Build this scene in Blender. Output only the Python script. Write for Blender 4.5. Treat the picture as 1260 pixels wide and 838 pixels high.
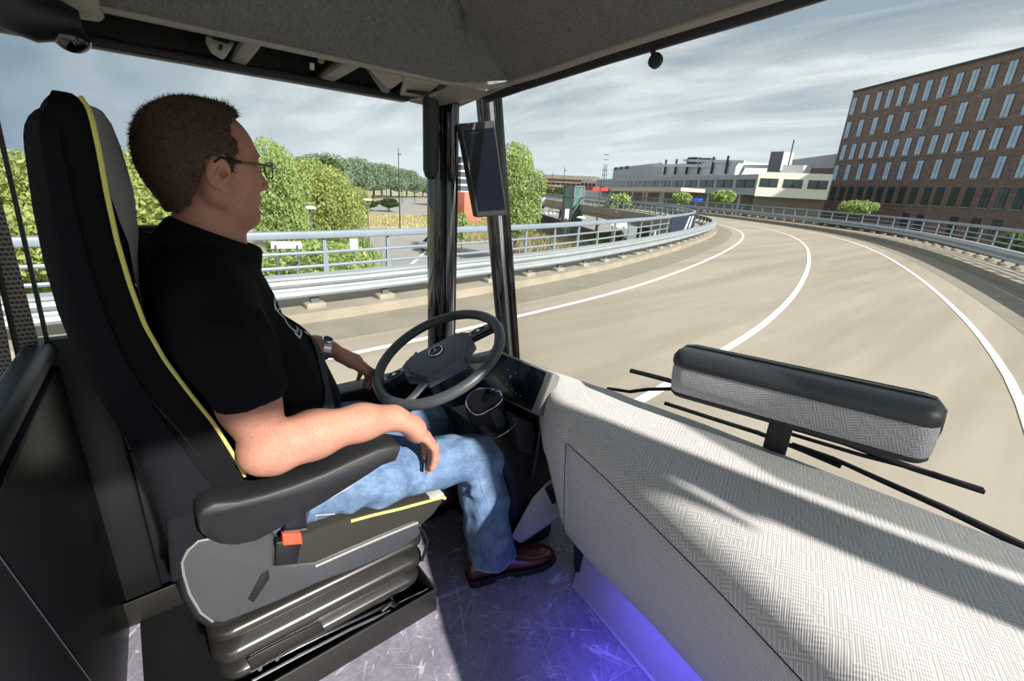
import bpy, bmesh, math, random
import numpy as np
from mathutils import Vector, Matrix, Quaternion
random.seed(7); np.random.seed(7)
PI = math.pi
scn = bpy.context.scene
C = scn.collection
for _o in list(bpy.data.objects): bpy.data.objects.remove(_o)

# ------------------------------------------------------------------ camera
EYE = 1.27                                   # eye height above the cab floor, camera over the origin
YAW, PITCH, ROLL, FPX = math.radians(49.4), math.atan(190/560), math.radians(3.37), 560.0
fw = Vector((-math.sin(YAW)*math.cos(PITCH), math.cos(YAW)*math.cos(PITCH), -math.sin(PITCH)))
r0 = Vector((math.cos(YAW), math.sin(YAW), 0)); u0 = r0.cross(fw)
cR = r0*math.cos(ROLL)+u0*math.sin(ROLL); cU = u0*math.cos(ROLL)-r0*math.sin(ROLL)
cam = bpy.data.objects.new('camera', bpy.data.cameras.new('camera')); C.objects.link(cam)
cam.data.sensor_width = 36; cam.data.lens = 36*FPX/1260; cam.data.clip_start = .02; cam.data.clip_end = 3000
M = Matrix((cR, cU, -fw)).transposed().to_4x4(); M.translation = Vector((0, 0, EYE)); cam.matrix_world = M
scn.camera = cam

# ------------------------------------------------------------------ light
scn.view_settings.view_transform = 'Standard'; scn.view_settings.look = 'None'
scn.view_settings.gamma = 1; scn.view_settings.use_curve_mapping = False
scn.view_settings.exposure = 0.0
SUN_AZ, SUN_EL, SUN_E = 4.0, 33.0, 8.6       # azimuth from +x towards +y
sd = bpy.data.lights.new('sun', 'SUN'); sd.energy = SUN_E; sd.angle = math.radians(.9); sd.color = (1, .95, .87)
sun = bpy.data.objects.new('sun', sd); C.objects.link(sun)
_d = Vector((math.cos(math.radians(SUN_AZ))*math.cos(math.radians(SUN_EL)), math.sin(math.radians(SUN_AZ))*math.cos(math.radians(SUN_EL)), math.sin(math.radians(SUN_EL))))
sun.rotation_euler = _d.to_track_quat('Z', 'Y').to_euler(); sun.location = (20, 2, 30)

w = bpy.data.worlds.new('sky'); scn.world = w; w.use_nodes = True
nt = w.node_tree; nt.nodes.clear(); N = nt.nodes.new; L = nt.links.new
tc = N('ShaderNodeTexCoord'); sx = N('ShaderNodeSeparateXYZ'); L(tc.outputs['Generated'], sx.inputs[0])
def wmath(op, a, b=None, c=None):
    n = N('ShaderNodeMath'); n.operation = op
    for i, v in enumerate((a, b, c)):
        if v is None: continue
        if isinstance(v, (int, float)): n.inputs[i].default_value = v
        else: L(v, n.inputs[i])
    return n.outputs[0]
zc = wmath('MAXIMUM', sx.outputs['Z'], 0.0)
den = wmath('ADD', zc, .13)
cx = wmath('DIVIDE', sx.outputs['X'], den); cy = wmath('DIVIDE', sx.outputs['Y'], den)
cmb = N('ShaderNodeCombineXYZ'); L(cx, cmb.inputs[0]); L(cy, cmb.inputs[1])
mp = N('ShaderNodeMapping'); L(cmb.outputs[0], mp.inputs[0]); mp.inputs['Rotation'].default_value = (0, 0, math.radians(-38)); mp.inputs['Scale'].default_value = (.55, 1.5, 1)
n1 = N('ShaderNodeTexNoise'); L(mp.outputs[0], n1.inputs['Vector']); n1.inputs['Scale'].default_value = 1.3; n1.inputs['Detail'].default_value = 9; n1.inputs['Roughness'].default_value = .55; n1.inputs['Distortion'].default_value = .4
cr = N('ShaderNodeValToRGB'); L(n1.outputs[0], cr.inputs[0])
cr.color_ramp.elements[0].position = .36; cr.color_ramp.elements[0].color = (.25, .315, .37, 1)
cr.color_ramp.elements[1].position = .62; cr.color_ramp.elements[1].color = (.62, .66, .68, 1)
e = cr.color_ramp.elements.new(.5); e.color = (.42, .465, .495, 1)
hz = N('ShaderNodeValToRGB'); L(zc, hz.inputs[0])
hz.color_ramp.elements[0].position = .0; hz.color_ramp.elements[0].color = (1, 1, 1, 1)
hz.color_ramp.elements[1].position = .22; hz.color_ramp.elements[1].color = (0, 0, 0, 1)
mx = N('ShaderNodeMix'); mx.data_type = 'RGBA'; L(hz.outputs[0], mx.inputs[0]); L(cr.outputs[0], mx.inputs[6]); mx.inputs[7].default_value = (.60, .66, .69, 1)
mx2 = N('ShaderNodeMix'); mx2.data_type = 'RGBA'        # higher and to the west the cloud cover is darker
g1 = wmath('MAXIMUM', wmath('MINIMUM', wmath('MULTIPLY', wmath('SUBTRACT', .35, sx.outputs['Y']), 1.9), 1.0), 0.0)
g2 = wmath('MAXIMUM', wmath('MINIMUM', wmath('MULTIPLY', wmath('SUBTRACT', wmath('MULTIPLY', sx.outputs['X'], -1.0), .62), 4.0), 1.0), 0.0)
L(wmath('MULTIPLY', wmath('MULTIPLY', g1, g2), .88), mx2.inputs[0]); L(mx.outputs[2], mx2.inputs[6]); mx2.inputs[7].default_value = (.11, .18, .26, 1)
below = wmath('LESS_THAN', sx.outputs['Z'], -.02)
mx3 = N('ShaderNodeMix'); mx3.data_type = 'RGBA'; L(below, mx3.inputs[0]); L(mx2.outputs[2], mx3.inputs[6]); mx3.inputs[7].default_value = (.25, .24, .2, 1)
bg = N('ShaderNodeBackground'); L(mx3.outputs[2], bg.inputs[0]); bg.inputs[1].default_value = 1.36
wo = N('ShaderNodeOutputWorld'); L(bg.outputs[0], wo.inputs[0])

# ------------------------------------------------------------------ helpers
def ray(px, py):
    return (cR*(px-630)-cU*(py-419)+fw*FPX).normalized()
EYEP = Vector((0, 0, EYE))
def atx(px, py, x): d = ray(px, py); return EYEP+d*(x/d.x)
def aty(px, py, y): d = ray(px, py); return EYEP+d*(y/d.y)
def atz(px, py, z): d = ray(px, py); return EYEP+d*((z-EYE)/d.z)
def atd(px, py, dist): d = ray(px, py); return EYEP+d*(dist/math.hypot(d.x, d.y))

def srgb(r, g, b):
    f = lambda c: (c/255/12.92) if c <= 10 else ((c/255+.055)/1.055)**2.4
    return (f(r), f(g), f(b), 1)

class NT:
    def __init__(s, name):
        s.m = bpy.data.materials.new(name); s.m.use_nodes = True; s.t = s.m.node_tree
        s.b = s.t.nodes['Principled BSDF']; s.out = s.t.nodes['Material Output']
    def n(s, t, **k):
        x = s.t.nodes.new('ShaderNode'+t)
        for a, v in k.items():
            if hasattr(x, a): setattr(x, a, v)
        return x
    def l(s, a, b): s.t.links.new(a, b)
    def math(s, op, a, b=None):
        x = s.n('Math'); x.operation = op
        for i, v in enumerate((a, b)):
            if v is None: continue
            if isinstance(v, (int, float)): x.inputs[i].default_value = v
            else: s.l(v, x.inputs[i])
        return x.outputs[0]
    def noise(s, vec, sc, det=4, rough=.55, dist=0):
        x = s.n('TexNoise'); s.l(vec, x.inputs['Vector']); x.inputs['Scale'].default_value = sc
        x.inputs['Detail'].default_value = det; x.inputs['Roughness'].default_value = rough; x.inputs['Distortion'].default_value = dist
        return x.outputs[0]
    def ramp(s, fac, stops):
        x = s.n('ValToRGB'); s.l(fac, x.inputs[0]); el = x.color_ramp.elements
        while len(el) < len(stops): el.new(.5)
        for e_, (p, c) in zip(el, stops): e_.position = p; e_.color = c
        return x.outputs[0]
    def mix(s, f, a, b, blend='MIX'):
        x = s.n('Mix'); x.data_type = 'RGBA'; x.blend_type = blend
        for i, v in ((0, f), (6, a), (7, b)):
            if isinstance(v, (int, float)): x.inputs[i].default_value = v
            elif isinstance(v, tuple): x.inputs[i].default_value = v
            else: s.l(v, x.inputs[i])
        return x.outputs[2]
    def coord(s, which='Object', scale=None):
        t = s.n('TexCoord'); o = t.outputs[which]
        if scale:
            m = s.n('Mapping'); s.l(o, m.inputs[0]); m.inputs['Scale'].default_value = scale; o = m.outputs[0]
        return o
    def bump(s, h, st=.3, d=.002):
        b = s.n('Bump'); s.l(h, b.inputs['Height']); b.inputs['Strength'].default_value = st; b.inputs['Distance'].default_value = d
        s.l(b.outputs[0], s.b.inputs['Normal'])

def mat(name, col, rough=.5, metal=0, var=.12, vscale=30, bump=0, bscale=200, spec=.5, coat=0, bdist=.001):
    """surface with a little procedural variation of its own colour"""
    t = NT(name); v = t.coord('Object')
    nz = t.noise(v, vscale, 5)
    a = tuple(c*(1-var) for c in col[:3])+(1,); b = tuple(min(1, c*(1+var)) for c in col[:3])+(1,)
    t.l(t.ramp(nz, [(.3, a), (.7, b)]), t.b.inputs['Base Color'])
    t.b.inputs['Roughness'].default_value = rough; t.b.inputs['Metallic'].default_value = metal
    t.b.inputs['Specular IOR Level'].default_value = spec; t.b.inputs['Coat Weight'].default_value = coat
    if bump: t.bump(t.noise(v, bscale, 3), bump, bdist)
    return t.m

class MB:
    """collects shapes in world coordinates and links them as ONE mesh object"""
    def __init__(s): s.v = []; s.f = []; s.uv = {}
    def add(s, vs, fs):
        o = len(s.v); s.v += [tuple(p) for p in vs]; s.f += [tuple(i+o for i in f) for f in fs]; return s
    def box(s, c, d, rot=None):
        x, y, z = (q/2 for q in d); vs = [Vector(p) for p in ((-x,-y,-z),(x,-y,-z),(x,y,-z),(-x,y,-z),(-x,-y,z),(x,-y,z),(x,y,z),(-x,y,z))]
        if rot is not None: vs = [rot @ p for p in vs]
        return s.add([p+Vector(c) for p in vs], [(0,3,2,1),(4,5,6,7),(0,1,5,4),(1,2,6,5),(2,3,7,6),(3,0,4,7)])
    def hexa(s, bot, top):
        """prism between two closed rings of points"""
        n = len(bot)
        return s.add(list(bot)+list(top), [tuple(range(n-1, -1, -1)), tuple(range(n, 2*n))]+[(i, (i+1) % n, n+(i+1) % n, n+i) for i in range(n)])
    def prism(s, poly, d): d = Vector(d); return s.hexa([Vector(p) for p in poly], [Vector(p)+d for p in poly])
    def beam(s, a, b, wd, ht, up=(0, 0, 1)):
        a, b, up = Vector(a), Vector(b), Vector(up); t = (b-a).normalized(); sd = t.cross(up).normalized(); up = sd.cross(t)
        q = [sd*wd/2+up*ht/2, -sd*wd/2+up*ht/2, -sd*wd/2-up*ht/2, sd*wd/2-up*ht/2]
        return s.hexa([a+k for k in q], [b+k for k in q])
    def tube(s, pts, r, n=10, closed=False, flat=1.0, upv=None):
        pts = [Vector(p) for p in pts]; m = len(pts); rs = r if isinstance(r, (list, tuple)) else [r]*m
        rings = []; up = None
        for i, p in enumerate(pts):
            if closed: t = pts[(i+1) % m]-pts[i-1]
            else: t = pts[min(i+1, m-1)]-pts[max(i-1, 0)]
            t.normalize()
            if upv is not None: up = Vector(upv)-t*Vector(upv).dot(t)
            elif up is None: up = t.orthogonal()
            else: up = up-t*up.dot(t)
            up.normalize(); sd = t.cross(up)
            rings.append([p+(up*math.sin(a)*flat+sd*math.cos(a))*rs[i] for a in (2*PI*k/n for k in range(n))])
        return s.rings(rings, closed)
    def rings(s, rings, closed=False, cap=True):
        n = len(rings[0]); vs = [p for r in rings for p in r]; fs = []
        m = len(rings)
        for i in range(m if closed else m-1):
            j = (i+1) % m
            for k in range(n): fs.append((i*n+k, i*n+(k+1) % n, j*n+(k+1) % n, j*n+k))
        if not closed and cap: fs += [tuple(range(n-1, -1, -1)), tuple((m-1)*n+k for k in range(n))]
        return s.add(vs, fs)
    def cyl(s, a, b, r, n=16, r2=None): return s.tube([a, b], [r, r if r2 is None else r2], n)
    def lathe(s, c, prof, n=20, axis=(0, 0, 1)):
        q = Vector((0, 0, 1)).rotation_difference(Vector(axis)); c = Vector(c)
        return s.rings([[c+q @ Vector((r*math.cos(2*PI*k/n), r*math.sin(2*PI*k/n), z)) for k in range(n)] for r, z in prof])
    def grid(s, rows):
        n = len(rows[0]); m = len(rows)
        return s.add([p for r in rows for p in r], [(i*n+k, i*n+k+1, (i+1)*n+k+1, (i+1)*n+k) for i in range(m-1) for k in range(n-1)])
    def ell(s, c, r, n=14, m=9, rot=None):
        vs = []; c = Vector(c)
        for i in range(m+1):
            th = PI*(i+.0)/m; th = min(max(th, .02), PI-.02)
            ring = [Vector((r[0]*math.sin(th)*math.cos(2*PI*k/n), r[1]*math.sin(th)*math.sin(2*PI*k/n), r[2]*math.cos(th))) for k in range(n)]
            vs.append([c+((rot @ p) if rot is not None else p) for p in ring])
        return s.rings(vs[::-1])
    def build(s, name, m, parent=None, smooth=False, bev=0, seg=2, sub=0, angle=35, local=False):
        me = bpy.data.meshes.new(name); me.from_pydata(s.v, [], s.f); me.validate()
        bm = bmesh.new(); bm.from_mesh(me); bmesh.ops.recalc_face_normals(bm, faces=bm.faces)
        bm.to_mesh(me); bm.free()
        me.materials.append(m); o = bpy.data.objects.new(name, me); C.objects.link(o)
        if smooth:
            me.polygons.foreach_set('use_smooth', [True]*len(me.polygons))
            if angle < 180 and not sub:
                me.set_sharp_from_angle(angle=math.radians(angle))
        if bev:
            b = o.modifiers.new('bevel', 'BEVEL'); b.width = bev; b.segments = seg; b.limit_method = 'ANGLE'; b.angle_limit = math.radians(35); b.use_clamp_overlap = True
            me.polygons.foreach_set('use_smooth', [True]*len(me.polygons)); b.harden_normals = False
        if sub:
            q = o.modifiers.new('sub', 'SUBSURF'); q.levels = sub; q.render_levels = sub
        if parent is not None:
            o.parent = parent
            if not local: o.matrix_parent_inverse = world_of(parent).inverted()
        return o
def world_of(o):
    m = o.matrix_basis.copy()
    if o.parent is not None: m = world_of(o.parent) @ o.matrix_parent_inverse @ m
    return m
def tag(o, label=None, cat=None, group=None, kind=None):
    if label: o['label'] = label
    if cat: o['category'] = cat
    if group: o['group'] = group
    if kind: o['kind'] = kind
    return o
def thing(name, label, cat, loc=(0, 0, 0), group=None, rz=0):
    o = bpy.data.objects.new(name, None); C.objects.link(o); o.location = loc; o.rotation_euler = (0, 0, rz); o.empty_display_size = .1
    return tag(o, label, cat, group)
def struct(o): o['kind'] = 'structure'; return o
def copy_tree(o, parent=None):
    c = o.copy(); C.objects.link(c)
    if parent is not None: c.parent = parent
    for ch in [k for k in C.objects if k.parent == o]: copy_tree(ch, c)
    return c
def cat(pts, per=8, closed=False):
    """catmull-rom through the points"""
    P = [Vector(p) for p in pts]; n = len(P); out = []
    g = (lambda i: P[i % n]) if closed else (lambda i: P[0]*2-P[1] if i < 0 else (P[-1]*2-P[-2] if i >= n else P[i]))
    for i in range(n if closed else n-1):
        a, b, c_, d = g(i-1), g(i), g(i+1), g(i+2)
        for k in range(per):
            t = k/per; out.append(.5*((2*b)+(-a+c_)*t+(2*a-5*b+4*c_-d)*t*t+(-a+3*b-3*c_+d)*t**3))
    if not closed: out.append(P[-1])
    return out
def lerp(a, b, t): return a+(b-a)*t
def interp(tab, x):
    return float(np.interp(x, [t[0] for t in tab], [t[1] for t in tab]))

# ------------------------------------------------------------------ materials
def maze_fabric(name, c1, c2, cell=.0155, rib=850):
    """woven cloth with a small maze figure, on the surface's own UV (metres)"""
    t = NT(name); uv = t.n('UVMap').outputs[0]
    mp = t.n('Mapping'); t.l(uv, mp.inputs[0]); mp.inputs['Rotation'].default_value = (0, 0, math.radians(20)); mp.inputs['Scale'].default_value = (1/cell,)*3
    fl = t.n('VectorMath'); fl.operation = 'FLOOR'; t.l(mp.outputs[0], fl.inputs[0])
    wn = t.n('TexWhiteNoise'); wn.noise_dimensions = '2D'; t.l(fl.outputs[0], wn.inputs['Vector'])
    sp = t.n('SeparateXYZ'); t.l(mp.outputs[0], sp.inputs[0])
    sel = t.math('GREATER_THAN', wn.outputs['Value'], .5)
    def stripe(o): return t.math('GREATER_THAN', t.math('FRACT', t.math('MULTIPLY', o, 2.0)), .45)
    a, b = stripe(sp.outputs[0]), stripe(sp.outputs[1])
    pat = t.math('ADD', t.math('MULTIPLY', sel, a), t.math('MULTIPLY', t.math('SUBTRACT', 1.0, sel), b))
    s2 = t.n('SeparateXYZ'); t.l(uv, s2.inputs[0])
    ribs = t.math('SINE', t.math('MULTIPLY', t.math('ADD', s2.outputs[0], t.math('MULTIPLY', s2.outputs[1], -.35)), rib*2))
    r01 = t.math('MULTIPLY', t.math('ADD', ribs, 1.0), .5)
    big = t.noise(uv, 3, 3)
    col = t.mix(t.math('MULTIPLY', pat, .95), c1, c2)
    col = t.mix(t.math('MULTIPLY', r01, .5), col, tuple(c*.45 for c in c2[:3])+(1,))
    col = t.mix(.12, col, t.ramp(big, [(.3, (.3, .3, .3, 1)), (.7, (.9, .9, .9, 1))]), 'OVERLAY')
    t.l(col, t.b.inputs['Base Color']); t.b.inputs['Roughness'].default_value = .9; t.b.inputs['Specular IOR Level'].default_value = .15
    t.bump(t.math('ADD', t.math('MULTIPLY', pat, .5), r01), .35, .0006)
    return t.m
M_DASH = maze_fabric('light grey woven cloth', srgb(228, 227, 224), srgb(196, 195, 195))
M_UNIT = maze_fabric('grey woven cloth', srgb(196, 196, 199), srgb(160, 160, 165), cell=.012, rib=1000)

def floor_mat():
    t = NT('scuffed lilac grey floor'); v = t.coord('Object')
    base = t.ramp(t.noise(v, 9, 8, .7), [(.3, srgb(112, 110, 122)), (.55, srgb(138, 135, 148)), (.75, srgb(158, 155, 166))])
    col = base
    for k, (rz, sc) in enumerate(((.5, 9), (1.4, 8), (2.3, 11), (-.4, 7), (2.9, 9), (.9, 13), (1.9, 12))):
        mp = t.n('Mapping'); t.l(v, mp.inputs[0]); mp.inputs['Rotation'].default_value = (0, 0, rz); mp.vector_type = 'TEXTURE'; mp.inputs['Scale'].default_value = (14, .9, 1); mp.inputs['Location'].default_value = (k*3.1, k*1.7, 0)
        n = t.noise(mp.outputs[0], sc, 2, .5, .12)
        line = t.math('LESS_THAN', t.math('ABSOLUTE', t.math('SUBTRACT', n, .5)), .0028)
        msk = t.noise(v, 11+k, 2)
        col = t.mix(t.math('MULTIPLY', line, t.math('MULTIPLY', t.math('GREATER_THAN', msk, .52), .55)), col, srgb(205, 203, 212))
    sp = t.noise(v, 55, 6, .8)
    col = t.mix(.3, col, t.ramp(sp, [(.38, (.25, .25, .27, 1)), (.62, (.75, .75, .78, 1))]), 'OVERLAY')
    t.l(col, t.b.inputs['Base Color']); t.b.inputs['Roughness'].default_value = .48
    t.bump(sp, .15, .0008); return t.m
M_FLOOR = floor_mat()

def cloth_mat(name, c, var=.15, sc=500, streak=(1, 1, 1)):
    t = NT(name); v = t.coord('Object', streak)
    n = t.noise(v, sc, 2); b = t.noise(t.coord('Object'), 8, 3)
    a = tuple(x*(1-var) for x in c[:3])+(1,); d = tuple(min(1, x*(1+var)) for x in c[:3])+(1,)
    t.l(t.mix(.25, t.ramp(n, [(.35, a), (.65, d)]), t.ramp(b, [(.3, a), (.7, d)])), t.b.inputs['Base Color'])
    t.b.inputs['Roughness'].default_value = .92; t.b.inputs['Specular IOR Level'].default_value = .12
    t.bump(n, .25, .0008); return t.m
M_CEIL = cloth_mat('grey headliner felt', srgb(112, 111, 108), .2, 160, (1, 1, .12))
M_BEIGE = mat('taupe plastic', srgb(152, 147, 136), .6, var=.06)
M_BLACKP = mat('black grained plastic', srgb(30, 31, 34), .55, bump=.15, bscale=900, bdist=.0004)
M_DARK = mat('near black plastic', srgb(16, 16, 18), .5, var=.05)
M_GLOSS = mat('gloss black lacquer', srgb(12, 12, 14), .08, var=.03, coat=.6)
M_GREYP = mat('mid grey moulded plastic', srgb(60, 63, 65), .5, bump=.12, bscale=900, var=.06, bdist=.0004)
M_SLATE = mat('slate grey soft plastic', srgb(48, 52, 56), .48, bump=.1, bscale=1200, var=.06, bdist=.0004)
M_PANEL = mat('black satin panel', srgb(26, 28, 32), .42, var=.1, vscale=3)
M_CHROME = mat('polished metal', (.75, .75, .76, 1), .18, 1, var=.03)
M_STEEL = mat('dull steel', (.42, .43, .44, 1), .35, 1, var=.08)
M_SEATB = cloth_mat('black seat cloth', srgb(20, 20, 22), .25, 600)
M_SEATD = cloth_mat('dark flank cloth', srgb(24, 24, 29), .25, 500)
M_YELLOW = cloth_mat('pale yellow piping', srgb(222, 216, 122), .08, 500)
M_GLASSD = mat('black display glass', srgb(12, 16, 28), .2, var=.25, vscale=6, spec=.2)
def seat_insert():
    t = NT('fine striped grey seat cloth'); v = t.coord('Object'); s = t.n('SeparateXYZ'); t.l(v, s.inputs[0])
    st = t.math('SINE', t.math('MULTIPLY', t.math('ADD', s.outputs[2], t.math('MULTIPLY', s.outputs[0], .9)), 1500.0))
    t.l(t.mix(t.math('MULTIPLY', t.math('ADD', st, 1.0), .5), srgb(84, 84, 86), srgb(168, 168, 166)), t.b.inputs['Base Color'])
    t.b.inputs['Roughness'].default_value = .9; return t.m
M_INSERT = seat_insert()
def glass_mat(name, tint=(1, 1, 1, 1), refl=1.0):
    t = NT(name); tr = t.n('BsdfTransparent'); tr.inputs[0].default_value = tint
    gl = t.n('BsdfGlossy'); gl.inputs['Roughness'].default_value = .0; fr = t.n('Fresnel'); fr.inputs[0].default_value = 1.33
    mxs = t.n('MixShader'); t.l(t.math('MULTIPLY', fr.outputs[0], refl), mxs.inputs[0]); t.l(tr.outputs[0], mxs.inputs[1]); t.l(gl.outputs[0], mxs.inputs[2])
    t.l(mxs.outputs[0], t.out.inputs[0]); return t.m
M_GLASS = glass_mat('clear window glass', (.97, .985, .98, 1), .5)
M_GLASSP = glass_mat('clear pane', (.95, .97, .96, 1), .35)

# ================================================================== THE CAB SHELL
WX = -1.5                                     # left wall plane, right wall at +1.25
o = struct(MB().box((-.1, -1.5, -.03), (2.9, 6.0, .06)).build('floor', M_FLOOR))
# left wall below the window
mb = MB(); mb.box((WX-.04, .09, .25), (.06, 2.3, .57)); mb.box((WX-.02, .09, .535), (.09, 2.3, .025)); mb.box((WX+.02, -.15, .43), (.04, .12, .87))
struct(mb.build('wall_left', M_DARK, bev=.006))
# roof, side header and right side of the body
struct(MB().box((-.12, -.55, 2.33), (2.85, 3.1, .06)).build('ceiling', M_CEIL))
mb = MB(); mb.box((1.27, .05, 2.28), (.06, 2.3, .08)); mb.box((1.27, .05, .05), (.06, 2.3, .22)); mb.beam((1.26, 1.30, .16), (1.26, .96, 2.20), .09, .12, (0, 1, 0))
struct(mb.build('wall_right', M_DARK, bev=.005))

# fabric headliner: side fascia over the window and front header, meeting in a curved crease
crease = [Vector(p) for p in ((-1.215, .965, 1.570), (-1.185, .86, 1.63), (-1.12, .72, 1.70), (-1.06, .58, 1.82), (-1.0, .46, 2.0), (-.96, .36, 2.30))]
crease = cat(crease, 4); nR = len(crease)
def lip(y):                                   # lower edge of the side fascia
    return Vector((-1.30, y, 1.546+.0*y))
ys = [-.75, -.4, -.1, .1, .3, .5, .7, .80]
rows = []
for j, cpt in enumerate(crease):
    t = j/(nR-1); row = []
    for y in ys:
        b = lip(y); top = Vector((-1.22+.10*t, y, 2.30)); p = b.lerp(Vector((-1.30+.30*t, y, cpt.z+(1.546-1.57)*(1-t))), 1.0)
        row.append(p)
    # bend round the front corner
    e1 = row[-1]; 
    for q in (.35, .7): row.append(e1.lerp(cpt, q)+Vector((-.012*(1-abs(q-.5)*2), .0, 0)))
    row.append(cpt); rows.append(row)
mb = MB().grid(rows); o = mb.build('ceiling_side_fascia', M_CEIL, smooth=True, angle=180); struct(o); o.name = 'trim_1'
hdr_px = [(621, 102), (660, 88.5), (700, 74.5), (750, 57), (840, 27.5), (925, 0), (1010, -28), (1100, -60)]
hdr = [aty(a, b, .965) for a, b in hdr_px]; hdr[0] = crease[0]
while hdr[-1].x < 1.2: hdr.append(hdr[-1]+Vector((.22, -.005, .002)))
rows = []
for j, cpt in enumerate(crease):
    t = j/(nR-1); row = [cpt]
    for q in hdr[1:]:
        row.append(Vector((q.x+(cpt.x-crease[0].x)*max(0, 1-(q.x+1.21)*1.2), lerp(q.y, interp([(-.35, .36), (.25, .86)], q.x), ((cpt.y-.965)/(.36-.965))), lerp(q.z, 2.30, (cpt.z-1.57)/(2.30-1.57)))))
    rows.append(row)
struct(MB().grid(rows).build('trim_2', M_CEIL, smooth=True, angle=180))
# pale edge strip and the black roller bar under the front header
e0 = [p+Vector((0, .006, -.006)) for p in [aty(560, 127, .99), aty(590, 114, .985)]+hdr]
struct(MB().tube(e0, .009, 8).build('trim_3', M_BEIGE, smooth=True))
bar_px = [(598, 119), (640, 104), (750, 68), (840, 40), (941, 9), (1012, -14), (1100, -45)]
bar = [aty(a, b, 1.01) for a, b in bar_px]
while bar[-1].x < 1.2: bar.append(bar[-1]+Vector((.22, -.004, .002)))
struct(MB().tube(bar, .0195, 12).build('trim_4', M_BLACKP, smooth=True))

# overhead console along the side window: open tray with dividers
con = thing('overhead_console', 'taupe overhead console with an open black storage slot running above the side window', 'console', (-1.4, .3, 1.52))
mb = MB(); mb.tube([Vector((-1.303, y, 1.548)) for y in (-.75, 0, .45, .80)]+[Vector((-1.262, .93, 1.553)), Vector((-1.215, .975, 1.562))], .008, 8)
mb.build('lip', M_BEIGE, con, smooth=True)
rail_px = [(0, 33), (100, 50), (200, 69.5), (300, 89), (400, 109), (500, 126.5)]
rl = [atx(a, b-5, -1.49) for a, b in rail_px]
rl = [rl[0]+(rl[0]-rl[1])*3]+rl
mb = MB()
mb.beam(rl[0], rl[-1], .045, .020)
mb.build('rail', M_BLACKP, con, bev=.004)
mb = MB(); mb.box((-1.41, .1, 1.66), (.26, 1.75, .02)); mb.box((-1.525, .1, 1.59), (.03, 1.75, .14))
mb.build('recess', M_DARK, con)
def divider(pxa, pxb, pxc, pxd, m, nm, xa=-1.305, xb=-1.462):
    """plate crossing the tray: a, b on the lip side, c, d on the rail side"""
    A, B_, C_, D = atx(*pxa, xa), atx(*pxb, xa), atx(*pxc, xb), atx(*pxd, xb); up = Vector((0, 0, .022))
    return MB().hexa([A, B_, C_, D], [A+up, B_+up, C_+up, D+up]).build(nm, m, con, bev=.003)
divider((302, 50), (324, 55), (303, 81), (284, 76), M_BEIGE, 'divider')
divider((296, 48), (301, 49), (284, 76), (281, 75), M_DARK, 'divider_edge')
divider((428, 76), (447, 81), (411, 101), (394, 97), M_BEIGE, 'divider')
divider((418, 73), (427, 76), (393, 97), (388, 96), M_DARK, 'divider_edge')
divider((446, 80), (495, 92), (478, 115), (470, 114), M_DARK, 'flap_frame', xb=-1.44)
f = divider((451, 81), (497, 97), (481, 109), (476, 109), M_BEIGE, 'flap', xb=-1.42); f.location.z -= .004
fl = MB(); q = [atx(*p, -1.41) for p in ((479, 110), (492, 104), (494, 108), (482, 114))]
fl.prism(q, (0, 0, .004)).build('printed_label', mat('off white label', srgb(205, 203, 195), .6), f)
divider((497, 99), (540, 105), (520, 121), (492, 118), M_BEIGE, 'end_tray')
A = [atx(*p, -1.38) for p in ((516, 109), (535, 110), (521, 118), (502, 114))]
MB().prism(A, (-.02, 0, .004)).build('tray_pocket', M_DARK, con)
# corner bezel under the headliner where side and front meet
A = [atx(502, 126, -1.47), atx(530, 131, -1.47), aty(562, 130, 1.0), aty(600, 118, .985), aty(598, 108, .97), atx(556, 105, -1.31), atx(545, 112, -1.36), atx(522, 122, -1.44)]
MB().prism(A, (0, 0, .012)).build('corner_bezel', M_BEIGE, con, bev=.004)

# things tucked into the tray
M_PALE = mat('pale grey green plastic', srgb(150, 156, 138), .5, var=.08)
bx = thing('ticket_reader', 'small pale grey box with dark slot lodged in the rear overhead opening', 'ticket reader', (-1.38, .2, 1.55))
A = [atx(*p, -1.37) for p in ((254, 43), (291, 51), (277, 72), (262, 63), (256, 52))]
MB().prism(A, (-.03, 0.0, 0)).build('housing', M_PALE, bx, bev=.004)
A = [atx(*p, -1.366) for p in ((262, 44), (283, 50), (281, 54), (262, 48))]
MB().prism(A, (-.01, 0, 0)).build('slot', M_DARK, bx)
A = [atx(*p, -1.3655) for p in ((270, 54), (275, 55), (273, 62), (268, 60))]
MB().prism(A, (-.01, 0, 0)).build('printed_mark', M_DARK, bx)
mb = MB(); p = atx(384, 83, -1.40); mb.lathe(p, [(.001, -.006), (.006, -.005), (.006, .01), (.001, .011)], 12, (0.2, 0, 1))
tag(mb.build('bottle_cap', mat('white cap', srgb(215, 215, 205), .4), smooth=True), 'tiny white cap glinting inside the dark overhead slot', 'cap')
A = [atx(*p, -1.37) for p in ((392, 69), (402, 71), (398, 78), (393, 76))]
tag(MB().prism(A, (-.01, 0, 0)).build('folded_cloth', mat('pale green cloth', srgb(150, 170, 120), .9)), 'scrap of pale green cloth in the middle overhead slot', 'cloth')

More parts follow.
